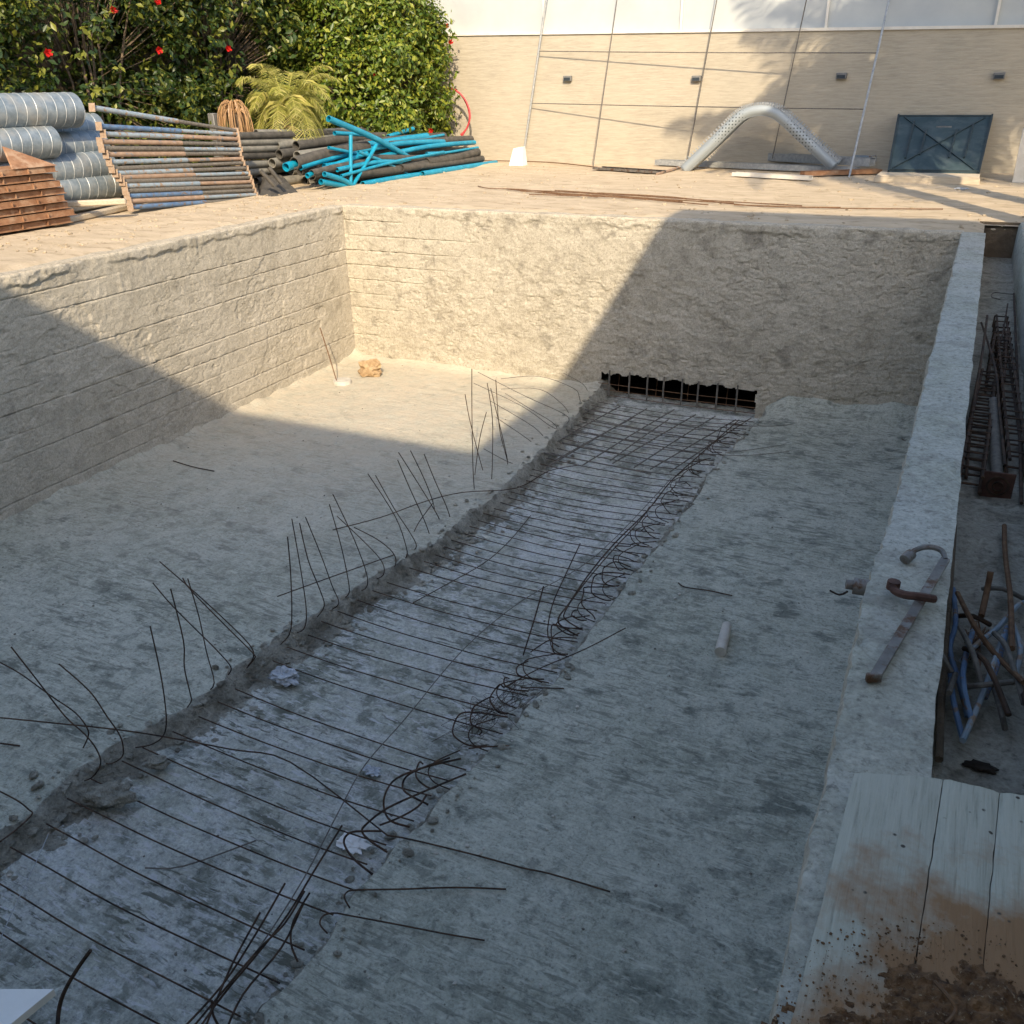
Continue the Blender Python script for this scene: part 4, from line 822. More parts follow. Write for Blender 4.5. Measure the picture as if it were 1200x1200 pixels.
# blue rods tangle
tang = [([(1117, 690), (1120, 730), (1113, 760), (1124, 800), (1134, 840)], 'bluepaint', 'leftmost wavy blue rod'), ([(1114, 790), (1117, 820), (1128, 865)], 'bluepaint', 'short blue rod ending lowest'),
 ([(1126, 776), (1145, 755), (1170, 735), (1190, 712), (1202, 705)], 'bluegrey', 'long pale grey-blue rod slanting up to the right'), ([(1180, 735), (1170, 775), (1154, 818)], 'bluepaint', 'steep blue rod on the right of the tangle'),
 ([(1176, 745), (1160, 790), (1147, 825), (1128, 868)], 'bluegrey', 'grey-blue rod leaning with the lowest one'), ([(1080, 721), (1097, 755), (1115, 788)], 'rebar_grey', 'brown-grey rod reaching out onto the wall top'),
 ([(1129, 805), (1160, 802), (1205, 797)], 'rebar_grey', 'level grey rod across the tangle'), ([(1122, 695), (1140, 730), (1165, 765), (1200, 800)], 'rebar_rust', 'brown rod slanting down right through the tangle'),
 ([(1125, 735), (1140, 765), (1150, 800)], 'rebar_grey', 'short inner grey rod'), ([(1120, 722), (1140, 722), (1160, 732)], 'rebar', 'dark curved rod at the top of the tangle'),
 ([(1152, 690), (1175, 690), (1200, 702)], 'rebar_grey', 'bent grey rod crossing the brown rod above'), ([(1160, 790), (1172, 830), (1178, 855)], 'rebar_grey', 'short grey rod with a knob end pointing down'),
 ([(1186, 730), (1196, 760), (1190, 790)], 'bluegrey', 'rightmost short grey-blue rod'), ([(1120, 790), (1112, 812)], 'rebar_grey', 'small stub by the outer wall face'),
 ([(1140, 740), (1128, 790), (1138, 842)], 'bluepaint', 'straight blue rod between the leftmost two'), ([(1196, 800), (1204, 830)], 'rebar', 'dark stub at the picture edge'),
 ([(1165, 742), (1180, 760), (1200, 825)], 'rebar_grey', 'grey rod slanting down to the picture edge'), ([(1130, 760), (1155, 775), (1182, 838)], 'rebar', 'dark rod under the right side of the tangle')]
for i, (px, m, lb) in enumerate(tang):
    h = .03+.012*(i % 9); rod([Z(a, b2, CZ+h+.05*(j % 2)) for j, (a, b2) in enumerate(px)], .010, m, lb+' in the channel', 'rods in the near channel tangle', name='rod', cat='rod', k=3, n=8)
pts = [Z(1142+random.gauss(0, 8), 755+random.gauss(0, 16), CZ+.03+.08*random.random()) for _ in range(50)]
rod(pts, .0025, 'rebar_rust', 'rusty brown nest of tie wire under the blue rods', name='wire_tangle', cat='wire', k=3, n=4)
lump('debris', Z(1148, 898, CZ+.01), .028, 'earth', 'dark crushed debris on the channel floor below the tangle', 'debris', 4, (1.6, .8, .35), amp=.5)

# ------------------------------------------------------------------ far wall with upper panels
WA = Vector((-7.5, 8.62, 0)); WB = Vector((14, 7.85, 0)); WT = (WB-WA).normalized(); WN = Vector((WT.y, -WT.x, 0))   # towards the viewer
def wally(x): return WA.y+(WB.y-WA.y)*(x-WA.x)/(WB.x-WA.x)
Mw = Matrix((WT, -WN, Vector((0, 0, 1)))).transposed()
def wallpt(px, py, off=0.0):
    d_ = ray(px, py); o_ = CAM; n_ = WN; t_ = ((WA+n_*off-o_).dot(n_))/d_.dot(n_); return o_+d_*t_
pc0, pc1 = wallpt(545, 42), wallpt(1200, 33)
def capat(x): return pc0.z+(pc1.z-pc0.z)*(x-pc0.x)/(pc1.x-pc0.x)
def slab3(off0, off1, h0, h1, nm, mm, par):   # wall-long slab following the gently falling cap line
    m1 = MB(); vs = []
    for P_ in (WA, WB):
        for o_ in (off0, off1):
            for h in (h0, h1): vs.append(P_-WN*o_+Vector((0, 0, (capat(P_.x)+h) if h > -50 else -.3)))
    m1.add(vs, [(0, 1, 3, 2), (4, 6, 7, 5), (0, 4, 5, 1), (2, 3, 7, 6), (0, 2, 6, 4), (1, 5, 7, 3)]); return part(m1, nm, mm, par, False)
fw = empty('boundary_wall', (WA+WB)/2, 'long cream split-stone wall with pale panels on top at the back', 'wall')
Lw = (WB-WA).length; mid = (WA+WB)/2
slab3(0, .25, -99, 0, 'stone_face', 'cladding', fw); slab3(-.035, .28, .003, .055, 'cap', 'cap', fw); slab3(.125, .155, .056, 1.55, 'upper_panel', 'frost', fw)
for px in (460, 635, 797, 968, 1168, 1400):
    p = wallpt(px, 20); m_ = MB(); m_.box(Vector((p.x, wally(p.x), capat(p.x)+.8))-WN*.095, (.045, .05, 1.5), Mw); part(m_, 'post', 'cap', fw, False)
for i, (px, py, lb) in enumerate([(665, 92, 'leftmost small grey wall lamp in the sunlit part of the stone wall'), (816, 92, 'small grey wall lamp behind the middle of the leaning bar frame'), (986, 89, 'small grey wall lamp near the right upright of the bar frame'), (1171, 89, 'rightmost small grey wall lamp in the shade')]):
    p = wallpt(px, py, .05); r = empty('wall_lamp', p, lb, 'wall lamp', 'lamps on the stone wall')
    m_ = MB(); m_.box(p-WN*.01, (.19, .09, .11), Mw, bev=.008); part(m_, 'housing', 'fixture', r)
    m_ = MB(); m_.box(p+WN*.037+Vector((0, 0, -.012)), (.15, .008, .06), Mw, bev=.003); part(m_, 'lens', 'glass', r)
p = wallpt(1083, 173, .02); r = empty('socket_box', p, 'small square cream socket box low on the wall right of the dark green panel', 'socket box'); m_ = MB(); m_.box(p, (.15, .05, .16), Mw, bev=.008); part(m_, 'back_box', 'cap', r); m_ = MB(); m_.box(p+WN*.028, (.11, .01, .12), Mw, bev=.004); part(m_, 'cover', 'white', r)
a = Z(1186, 214); m_ = MB(); m_.box(a+Vector((.35, .1, .42)), (.7, .35, .84), Mw, bev=.01); o = tag(m_.build('utility_box', 'cap'), 'cream masonry cabinet cut off by the right picture edge', 'cabinet')

# leaning bar frame
fr = empty('bar_frame', Z(612, 190), 'tall leaning frame of thin steel bars propped against the stone wall', 'frame')
def fb(pb, pt, r_, m, nm='upright'):
    A = Z(*pb)
    if A.y > wally(A.x)-.15: A = wallpt(pb[0], pb[1], .15)
    B = wallpt(pt[0], pt[1], .12); B = A+(B-A)*1.35 if False else B
    T = B-A; B = A+T*1.02; 
    m_ = MB(); m_.tube([A, B+(B-A)*.12], r_, 8); part(m_, nm, m, fr); return A, B
u1 = fb((612, 191), (640, 0), .025, 'silver'); u2 = fb((695, 196), (723, 0), .011, 'rebar_grey'); u3 = fb((806, 186), (840, 0), .011, 'rebar_grey'); u4 = fb((905, 186), (945, 0), .011, 'rebar_grey'); u5 = fb((995, 208), (1042, 0), .02, 'silver')
def at_row(U, py):   # point of upright where pixel row = py
    A, B = U; lo, hi = 0., 1.2
    for _ in range(40):
        md = (lo+hi)/2; P = A.lerp(B, md)-CAM; yy = 600-F*P.dot(UP)/P.dot(FW)
        if yy > py: lo = md
        else: hi = md
    return A.lerp(B, lo)
for rl, rr in ((60, 62), (121, 128)):
    m_ = MB(); A, B = at_row(u1, rl), at_row(u5, rr); m1_ = A.lerp(B, .5)+Vector((0, 0, -.01)); m_.tube([A, m1_, B], .010, 6, smooth_pts=3); part(m_, 'crossbar', 'rebar_grey', fr)
wb = MB(); a = Z(607, 194); wb.add([a+Vector(q) for q in [(-.17, -.12, 0), (.17, -.12, 0), (.17, .14, 0), (-.17, .14, 0), (-.08, -.06, .36), (.14, -.06, .40), (.14, .1, .40), (-.08, .1, .36)]], [(3, 2, 1, 0), (4, 5, 6, 7), (0, 1, 5, 4), (1, 2, 6, 5), (2, 3, 7, 6), (3, 0, 4, 7)])
tag(wb.build('footing_block', 'white', smooth=False), 'white tapered block at the foot of the silver upright', 'block')
# long thin bar on the ground from frame's foot
for px, lb in [([(612, 187), (650, 188), (760, 190), (900, 192), (985, 196)], 'straight thin bar on the ground along the foot of the bar frame'), ([(560, 188), (640, 190), (700, 196)], 'bent flat strip on the ground by the white block')]:
    rod([Z(a, b2, .04) for a, b2 in px], .012, 'rebar_rust', lb, name='rod', cat='rod')
for i, px in enumerate([[(600, 222), (680, 226), (770, 233), (860, 238)], [(610, 224), (700, 229), (800, 236)], [(650, 223), (740, 229), (850, 236), (940, 241)], [(590, 221), (660, 228), (760, 232)], [(700, 226), (790, 231), (880, 241), (985, 243)], [(620, 228), (720, 231), (830, 240)], [(560, 218), (575, 221), (612, 222), (700, 231)], [(860, 240), (985, 244), (1105, 245)]]):
    rod([Z(a, b2, .035) for a, b2 in px], .008, 'rebar_rust', 'thin rusty bar in the loose bundle on the sand, '+['starting at its far left', 'its short upper bar', 'its next longest', 'its leftmost tip', 'ending furthest right', 'its lowest', 'with kinked tip'][i] if i < 7 else 'single rusty bar on the sand right of the loose bundle', 'thin bars on the sand' if i < 7 else None, k=3)

# bent perforated steel channel (silver arch)
arch = empty('steel_arch', Z(860, 200), 'bent galvanised perforated channel standing like a low arch before the wall', 'steel section')
cp = [(803, 203), (820, 187), (838, 170), (856, 152), (868, 141), (878, 136), (892, 134), (905, 137), (916, 145), (932, 160), (948, 175), (963, 189), (974, 199)]
yA = Z(803, 201).y+.05
C3 = spline([Y(a, b2, yA+ (a-803)*-.0008) for a, b2 in cp], 6)
def strip(off0, off1, ydep0, ydep1, holes=False):
    m1 = MB(); vs = []; n_ = len(C3)
    for i, p in enumerate(C3):
        T = (C3[min(i+1, n_-1)]-C3[max(i-1, 0)]).normalized(); Nn = Vector((-T.z, 0, T.x)).normalized()
        if Nn.z < 0: Nn = -Nn
        vs += [p+Nn*off0+Vector((0, ydep0, 0)), p+Nn*off1+Vector((0, ydep1, 0))]
    f1 = [(2*i, 2*i+2, 2*i+3, 2*i+1) for i in range(n_-1) if not (holes and i % 2)]
    m1.add(vs, f1); return m1
def thick(mb, nm, m, th=.006):
    o = part(mb, nm, m, arch); md = o.modifiers.new('t', 'SOLIDIFY'); md.thickness = th; return o
MT['perf'] = MT['silver']
m, t, b, v = base('perforated_galvanised_steel'); MT['perf'] = m
b.inputs['Base Color'].default_value = (.55, .60, .62, 1); b.inputs['Metallic'].default_value = .3; b.inputs['Roughness'].default_value = .6
vo = tex(t, v, 16, typ='ShaderNodeTexVoronoi'); vo.inputs['Randomness'].default_value = 0.0
f = ramp(t, vo.outputs['Distance'], [(.22, (0,)), (.26, (1,))]).outputs[0]
col = mix(t, f, (.08, .09, .09), (.34, .38, .40)); t.links.new(col, b.inputs['Base Color'])
thick(strip(-.02, -.02, 0, .40), 'inner_web', 'perf'); thick(strip(-.02, .17, 0, 0), 'front_flange', 'perf'); thick(strip(-.02, .17, .40, .40), 'rear_flange', 'perf')
teeth = MB()
teeth2 = MB()
for i in range(0, len(C3)-1):
    p = C3[i]; T = (C3[i+1]-p).normalized(); Nn = Vector((-T.z, 0, T.x)); Nn = Nn if Nn.z > 0 else -Nn
    for tb_, yd in ((teeth, 0), (teeth2, .40)): tb_.box(p+Nn*.19+Vector((0, yd, 0)), (.028, .012, .05), Matrix((T, Vector((0, 1, 0)), T.cross(Vector((0, 1, 0))))).transposed())
part(teeth, 'toothed_edge', 'silver', arch); part(teeth2, 'toothed_edge', 'silver', arch)
# galvanised profiles lying beneath
def beam(a, b_, wd, ht, m, label, name='steel_profile', z=.03, cat='steel profile', grp='profiles lying before the wall'):
    A, B = Z(*a, z), Z(*b_, z); T = (B-A).normalized(); T.z = 0; S = T.cross(Vector((0, 0, 1))); m_ = MB()
    Mx = Matrix((T, S, Vector((0, 0, 1)))).transposed(); L_ = (B-A).length; c = (A+B)/2
    m_.box(c+Vector((0, 0, .006)), (L_, wd, .008), Mx)
    for s in (-1, 1): m_.box(c+S*s*(wd/2-.004)+Vector((0, 0, ht/2+.011)), (L_, .007, ht), Mx)
    for s in (-1, 1): m_.box(c+S*s*(wd/2-.02)+Vector((0, 0, ht+.015)), (L_, .03, .006), Mx)
    return tag(m_.build(name, m, smooth=False), label, cat, grp)
beam((775, 186), (855, 187), .22, .13, 'silver', 'short stacked silver channel left of the arch', z=.08)
beam((770, 193), (1005, 203), .20, .09, 'silver', 'long silver channel lying under the arch')
beam((830, 184), (1022, 195), .20, .13, 'silver', 'upper silver channel stacked behind the arch', z=.14)
beam((860, 206), (950, 211), .16, .05, 'cap', 'short pale plank in front of the silver channels')
beam((965, 187), (1024, 190), .18, .10, 'bluegrey', 'short blue-grey channel end by the right upright', z=.16)
beam((700, 198), (775, 203), .3, .03, 'iron', 'flat grey sheet lying left of the arch in the dappled shade')
rod([Z(770, 204, .03), Z(790, 198, .05), Z(806, 192, .05)], .025, 'rustpaint', 'short rusty angle piece at the left foot of the arch', name='rod', cat='rod', k=2)
beam((940, 206), (1030, 203), .2, .06, 'rustpanel', 'rusty brown board end right of the arch foot', z=.03)

# dark green braced panel on a pallet
pn = empty('braced_panel', Z(1090, 205), 'dark green rectangular panel with an X brace and slots leaning on the wall', 'panel')
q = [wallpt(1052, 135, .05), wallpt(1164, 135, .05), Z(1148, 203, .14), Z(1040, 201, .14)]
A, B, Cc, Dd = q; nrm = (B-A).cross(Dd-A).normalized()
if nrm.y > 0: nrm = -nrm
m_ = MB(); m_.add([p for p in q]+[p-nrm*.05 for p in q], [(0, 1, 2, 3), (7, 6, 5, 4), (0, 4, 5, 1), (1, 5, 6, 2), (2, 6, 7, 3), (3, 7, 4, 0)]); part(m_, 'sheet', 'tealdark', pn, False)
def bl(u, v): return A.lerp(B, u).lerp(Dd.lerp(Cc, u), v)
def br(mb, a, b_, w_): mb.tube([a+nrm*.012, b_+nrm*.012], w_, 4)
m_ = MB(); [br(m_, bl(*x), bl(*y), .022) for x, y in (((.0, .02), (1, .02)), ((0.01, 0), (0.01, 1)), ((.99, 0), (.99, 1)), ((0, .98), (1, .98)))]; part(m_, 'rim', 'tealline', pn, False)
m_ = MB(); br(m_, bl(.08, .05), bl(.93, .95), .012); part(m_, 'brace', 'tealline', pn, False)
m_ = MB(); br(m_, bl(.93, .05), bl(.05, .95), .012); part(m_, 'brace', 'tealline', pn, False)
for u, v0, v1 in ((.19, .12, .78), (.34, .27, .72), (.66, .27, .76), (.82, .17, .76)): m_ = MB(); br(m_, bl(u, v0), bl(u-.02, v1), .018); part(m_, 'slot', 'tealline', pn, False)
m_ = MB(); m_.box(bl(.52, .22)+nrm*.004, (.26, .006, .03), Mw); part(m_, 'worn_plate', 'fixture', pn, False)
pl = empty('pallet', Z(1088, 211), 'pale timber pallet under the dark green panel', 'pallet'); A, B = Z(1026, 214, .0), Z(1146, 217, .0); T = (B-A).normalized(); S = Vector((-T.y, T.x, 0)); Mx = Matrix((T, S, Vector((0, 0, 1)))).transposed(); L_ = (B-A).length
for k in (0, 1, 2): m_ = MB(); m_.box(A+T*L_*(.04+.46*k)+S*.3+Vector((0, 0, .06)), (.1, .75, .09), Mx, bev=.005); part(m_, 'bearer', 'wood', pl, False)
for k in range(4): m_ = MB(); m_.box(A+T*L_/2+S*(.0+.2*k)+Vector((0, 0, .119)), (L_, .13, .022), Mx, bev=.004); part(m_, 'deck_board', 'wood', pl, False)
m_ = MB(); m_.box(A+T*L_/2-S*.08+Vector((0, 0, .06)), (L_*1.02, .022, .10), Mx, bev=.004); part(m_, 'front_board', 'wood', pl, False)
lump('white_scrap', Z(1127, 221, .03), .05, 'bag', 'small white plastic scrap on the sand at the pallet corner', 'litter', 2, (1.8, .6, .4), amp=.5)

# ------------------------------------------------------------------ clutter left of the pool
# spiral ducts
def duct(px, py, x, ln, label, r_=.215, dy=0.0, tiltz=0.0):
    e = X(px, py, x); A = e; B = e+Vector((0, -ln, tiltz)); root = empty('spiral_duct', A+Vector((0, 0, -r_)), label, 'duct', 'stacked spiral ducts')
    m_ = MB(); m_.tube([A, B], r_, 36, hollow=True); part(m_, 'tube', 'duct', root)
    T = (B-A).normalized(); S = Vector((1, 0, 0)); U_ = S.cross(T); pts = []; turns = ln/.155; n_ = int(turns*22)
    for i in range(n_+1):
        a = 2*math.pi*i/22; pts.append(A+T*(ln*i/n_)+(S*math.cos(a)+U_*math.sin(a))*(r_+.001))
    m_ = MB(); m_.tube(pts, .0045, 5); part(m_, 'spiral_seam', 'seam', root)
duct(86, 129, -3.25, 4, 'topmost shiny spiral duct of the stack', .235)
duct(112, 150, -3.75, 4, 'spiral duct behind, just under the topmost one')
duct(60, 166, -3.15, 4, 'spiral duct below the topmost, ending further left')
duct(117, 170, -3.45, 4, 'spiral duct third from the bottom, partly behind the props')
duct(126, 194, -3.25, 4, 'spiral duct second from the bottom beside the rusty panels')
duct(134, 216, -3.2, 4, 'lowest spiral duct lying on the timbers', .2)
duct(100, 196, -3.9, 4, 'hidden-away spiral duct at the back of the stack', .22)
# timbers
for i, (a, b_) in enumerate([((146, 243), (60, 262)), ((140, 235), (55, 250)), ((148, 236), (60, 240))]):
    A, B = Z(*a, .06+.09*(i > 0)+.09*(i > 1)), Z(*b_, .06+.09*(i > 0)+.09*(i > 1)); m_ = MB(); flatbar(m_, A, B, .12, .08)
    tag(m_.build('timber', 'wood', smooth=False), ['lowest pale timber under the ducts', 'middle pale timber under the ducts', 'uppermost pale timber under the ducts'][i], 'timber', 'timbers under the ducts')
# prop stack
Lp = [(108, 126), (116, 148), (121, 157), (117, 166), (119, 174), (124, 181), (128, 190), (131, 198), (135, 203), (139, 208), (143, 213), (146, 218), (147, 224), (149, 230), (151, 236), (153, 243)]
Rp = [(276, 153), (277, 157), (278, 163), (279, 169), (281, 175), (280, 180), (282, 186), (284, 191), (288, 197), (290, 203), (292, 208), (294, 213), (295, 218), (297, 223), (299, 228), (302, 233)]
pm_ = ['bluegrey', 'bluepaint', 'bluegrey', 'rustpaint', 'rebar_grey', 'rustpaint', 'bluegrey', 'rebar_grey', 'bluegrey', 'rustpaint', 'rebar_grey', 'bluegrey', 'rebar_grey', 'bluepaint', 'rustpaint', 'bluepaint']
pi_ = ['rebar_grey', 'bluegrey', 'rustpaint', 'rebar_grey', 'bluegrey', 'rebar_grey', 'rustpaint', 'rebar_grey', 'rebar_grey', 'bluegrey', 'rebar_grey', 'rustpaint', 'rebar_grey', 'rebar_grey', 'bluegrey', 'rebar_grey']
cw = {'bluegrey': 'faded blue-grey', 'bluepaint': 'blue', 'rustpaint': 'rusty', 'rebar_grey': 'dusty grey'}
for i in range(16):
    xx = -2.62+.012*i; A = X(*Lp[i], xx); B = X(*Rp[i], xx+.04); r = empty('scaffold_prop', A, f'{cw[pm_[i]]} steel prop, {(["topmost"]+[o_+" from the top" for o_ in ordw[1:10]]+[o_+" from the bottom" for o_ in ordw[4:0:-1]]+["lowest"]+["lowest"])[i]} in the stack of props', 'scaffold prop', 'stacked scaffold props')
    if i == 10: r['label'] = 'dusty grey steel prop just below mid stack of props'
    if i == 15: r['label'] = 'blue steel prop lying on the sand at the bottom of the stack of props'
    if i == 14: r['label'] = 'rusty steel prop second from the bottom of the stack of props'
    if i == 13: r['label'] = 'blue steel prop third from the bottom of the stack of props'
    if i == 12: r['label'] = 'dusty grey steel prop fourth from the bottom of the stack of props'
    if i == 11: r['label'] = 'faded blue-grey steel prop fifth from the bottom of the stack of props'
    M1 = A.lerp(B, .52); m_ = MB(); m_.tube([A, A.lerp(B, .55)], .036, 12); part(m_, 'outer_tube', pm_[i], r)
    m_ = MB(); m_.tube([A.lerp(B, .55), B], .029, 12); part(m_, 'inner_tube', pi_[i], r)
    T = (B-A).normalized(); S = Vector((1, 0, 0)); Uv = S.cross(T); Mx = Matrix((S, T, -Uv)).transposed()
    m_ = MB(); m_.box(A-T*.004, (.12, .010, .115), Mx, bev=.002); m_.tube([A-T*.011, A-T*.008], .022, 10); part(m_, 'base_plate', 'plate', r, False)
    m_ = MB(); m_.box(B+T*.004, (.12, .010, .085), Mx, bev=.002); part(m_, 'top_plate', 'plate', r, False)
# extra bars filling stack depth
for i in range(12):
    xx = -2.85-.05*(i % 3); a = Lp[i+2]; b_ = Rp[i+2]; A = X(a[0]-2, a[1], xx)+Vector((0, .25, 0)); B = X(b_[0]-4, b_[1], xx); m_ = MB(); m_.tube([A, B], .035, 10)
    tag(m_.build('scaffold_tube', 'rebar_grey' if i % 2 else 'rustpaint'), 'plain tube packed behind the front row of the stack of props', 'tube', 'tubes packed behind the props')
# rusty form panels
for i in range(8):
    z0 = .05+.092*i*1.0; yE = -3.2+.035*((i*5) % 3)-.006*i*i*.3; x1 = -2.32-.012*i+.03*((i*3) % 2); r = empty('steel_form', (x1, yE, z0), f'rusty steel form panel, {(["lowest"]+[o_+" from the bottom" for o_ in ordw[1:7]]+["topmost"])[i]} of its stack', 'form panel', 'stacked rusty form panels')
    W_, L_ = 1.1, 3.0
    m_ = MB(); m_.box((x1-W_/2, yE-L_/2, z0+.07), (W_, L_, .008)); part(m_, 'skin', 'rustpanel', r, False)
    m_ = MB()
    for s in (0, 1): m_.box((x1-W_*s, yE-L_/2, z0+.034), (.008, L_-.02, .060)); m_.box((x1-W_/2, yE-L_*s, z0+.034), (W_-.02, .008, .060))
    m_.box((x1+.016, yE-L_/2, z0+.004), (.045, L_, .007)); part(m_, 'rim', 'rustpanel', r, False)
    m_ = MB()
    for k in range(1, 8): m_.box((x1+.014, yE-L_*k/8-.05*(i % 2), z0+.036), (.035, .010, .055))
    part(m_, 'stiffener', 'rustpanel', r, False)
m_ = MB(); a = X(38, 172, -2.7); tz_ = .05+.092*7+.078; m_.add([Vector(q) for q in [(-2.35, -3.2, tz_), (-2.35, -3.85, tz_), (-2.75, -3.62, tz_+.25), (-2.37, -3.2, tz_), (-2.37, -3.86, tz_), (-2.77, -3.63, tz_+.25)]], [(0, 1, 2), (5, 4, 3), (0, 3, 4, 1), (1, 4, 5, 2), (2, 5, 3, 0)])
tag(m_.build('steel_offcut', 'rustpanel', smooth=False), 'rusty triangular steel piece standing on top of the form panels', 'steel offcut')

# pipe pile
pipes = []
gx = [(-2.0, .09), (-2.25, .08), (-2.5, .10), (-2.75, .09), (-3.0, .10), (-3.2, .08), (-3.5, .09), (-2.1, .25), (-2.4, .26), (-2.7, .27), (-3.0, .28), (-3.3, .27), (-2.3, .42), (-2.6, .44), (-2.9, .46), (-3.25, .44), (-2.5, .58), (-2.8, .61), (-3.1, .6), (-2.7, .74), (-3.0, .75)]
for i, (x, z) in enumerate(gx):
    y0 = 1.6+1.2*random.random()+(.0 if z > .2 else .2); y1 = y0+4.6+1.4*random.random(); xs_ = random.gauss(0, .18); zz = z*.95
    pts = [Vector((x, y0, zz)), Vector((x+xs_*.4, (y0+y1)/2, zz+.03*random.random())), Vector((x+xs_, y1, zz*(.55+.3*random.random())+.03))]
    m_ = MB(); m_.tube(pts, .085 if i % 3 else .07, 14, smooth_pts=4, hollow=True); mm = 'black' if i % 2 else 'greypipe'
    tag(m_.build('pipe', mm), 'dark foam-covered pipe in the long pile before the hedge' if mm == 'black' else 'dusty grey pipe in the long pile before the hedge', 'pipe', 'dark pipes in the pile' if mm == 'black' else 'grey pipes in the pile')
# long grey pipes left part (behind the props, px 275-440)
for i, (a, b_) in enumerate([((262, 160), (470, 152)), ((262, 167), (460, 160)), ((265, 175), (450, 167)), ((272, 183), (430, 176)), ((285, 193), (400, 184)), ((290, 202), (385, 190)), ((300, 212), (355, 203)), ((300, 156), (430, 152)), ((310, 164), (480, 158))]):
    A = X(*a, -2.95-.02*i); B = X(*b_, -3.1-.02*i); m_ = MB(); m_.tube([A, (A+B)/2-Vector((0, 0, .02)), B], .065, 12, smooth_pts=3, hollow=True)
    tag(m_.build('pipe', 'greypipe' if i % 3 else 'black'), ('grey' if i % 3 else 'dark')+' conduit running on from behind the props, '+['second from the top', 'fourth from the top', 'fifth from the top', 'sixth from the top', 'third from the bottom', 'second from the bottom', 'lowest of all', 'topmost of all', 'third from the top'][i], 'pipe', 'conduits between props and pile')
# turquoise pipes
tp = [([(452, 130), (395+123, 183-0)], 0.05), ]
teals = [([(385, 139), (441, 163), (488, 190)], -1.9, .055, 'thick turquoise pipe propped diagonally across the top of the pile'), ([(392, 156), (430, 158)], -2.3, .04, 'short turquoise pipe end beside the top of the diagonal one'),
 ([(411, 158), (411, 216)], -1.7, .035, 'upright thin turquoise pipe at the front of the pile'), ([(441, 170), (414, 217)], -1.7, .035, 'turquoise pipe leaning beside the upright one'),
 ([(335, 196), (370, 184), (420, 172), (500, 160)], -2.15, .075, 'fat turquoise pipe bowed along the front with an open end'), ([(352, 196), (400, 182), (470, 168), (520, 166)], -2.0, .05, 'turquoise pipe just under the fat bowed one'),
 ([(380, 195), (430, 187), (500, 172), (556, 167)], -1.95, .05, 'long turquoise pipe reaching to the far end of the pile'), ([(376, 213), (413, 219)], -1.75, .05, 'short turquoise pipe at the foot of the upright one'),
 ([(380, 204), (400, 210), (416, 219)], -1.7, .045, 'short turquoise pipe slanting to the foot of the leaning one'), ([(425, 216), (470, 208), (540, 198), (578, 191)], -1.62, .055, 'lowest turquoise pipe lying on the sand at the front'),
 ([(495, 204), (540, 197), (581, 191)], -1.55, .06, 'turquoise pipe end at the right tip of the pile'), ([(455, 160), (484, 151)], -2.4, .045, 'turquoise pipe end peeping out at the top of the pile'),
 ([(500, 180), (555, 178)], -1.85, .035, 'thin turquoise pipe near the right end of the pile'), ([(360, 206), (385, 196), (430, 180)], -1.85, .045, 'turquoise pipe among the dark pipes at the left end'), ([(395, 199), (440, 190), (470, 190)], -1.72, .04, 'turquoise pipe behind the two upright ones')]
teals += [([(a0, b0), ((a0+a1)/2, (b0+b1)/2-2), (a1, b1)], xx, .028, 'thin turquoise pipe '+w_) for a0, b0, a1, b1, xx, w_ in [
 (372, 190, 455, 172, -1.98, 'crossing over the fat bowed one'), (390, 186, 520, 158, -2.1, 'running long and straight over the middle of the pile'), (400, 206, 520, 178, -1.68, 'slanting up behind the two upright ones'),
 (440, 197, 560, 173, -1.8, 'rising to the far right of the pile'), (385, 173, 470, 196, -1.9, 'slanting down across the front of the dark pipes'), (420, 178, 480, 205, -1.72, 'slanting down to the lowest front pipe')]]
for px, x, r_, lb in teals:
    m_ = MB(); m_.tube([X(a, b2, x) for a, b2 in px], r_, 14, smooth_pts=4, hollow=True); tag(m_.build('turquoise_pipe', 'teal'), lb, 'pipe', 'turquoise pipes in the pile')
for px, x, r_, lb in [([(345, 191), (385, 180), (430, 172)], -2.05, .10, 'open-ended fat dark pipe at the near left of the pile'), ([(395, 176), (450, 166), (520, 160)], -2.2, .09, 'dark pipe under the turquoise diagonal'), ([(420, 203), (470, 198), (520, 186)], -1.75, .09, 'fat dark pipe low at the front of the pile'),
      ([(430, 186), (500, 186), (560, 180)], -1.85, .08, 'dark pipe along the middle of the front'), ([(500, 190), (530, 186), (560, 178)], -1.7, .08, 'short dark pipe near the right tip'), ([(455, 170), (520, 165), (552, 163)], -2.1, .08, 'dark pipe high at the right end'), ([(470, 197), (520, 192), (565, 186)], -1.68, .07, 'dark pipe just above the lowest turquoise one'), ([(365, 203), (400, 195), (440, 188)], -1.8, .06, 'thin dark pipe at the lower left of the pile')]:
    m_ = MB(); m_.tube([X(a, b2, x) for a, b2 in px], r_, 14, smooth_pts=4, hollow=True); tag(m_.build('pipe', 'black'), lb, 'pipe', 'dark pipes in the pile')
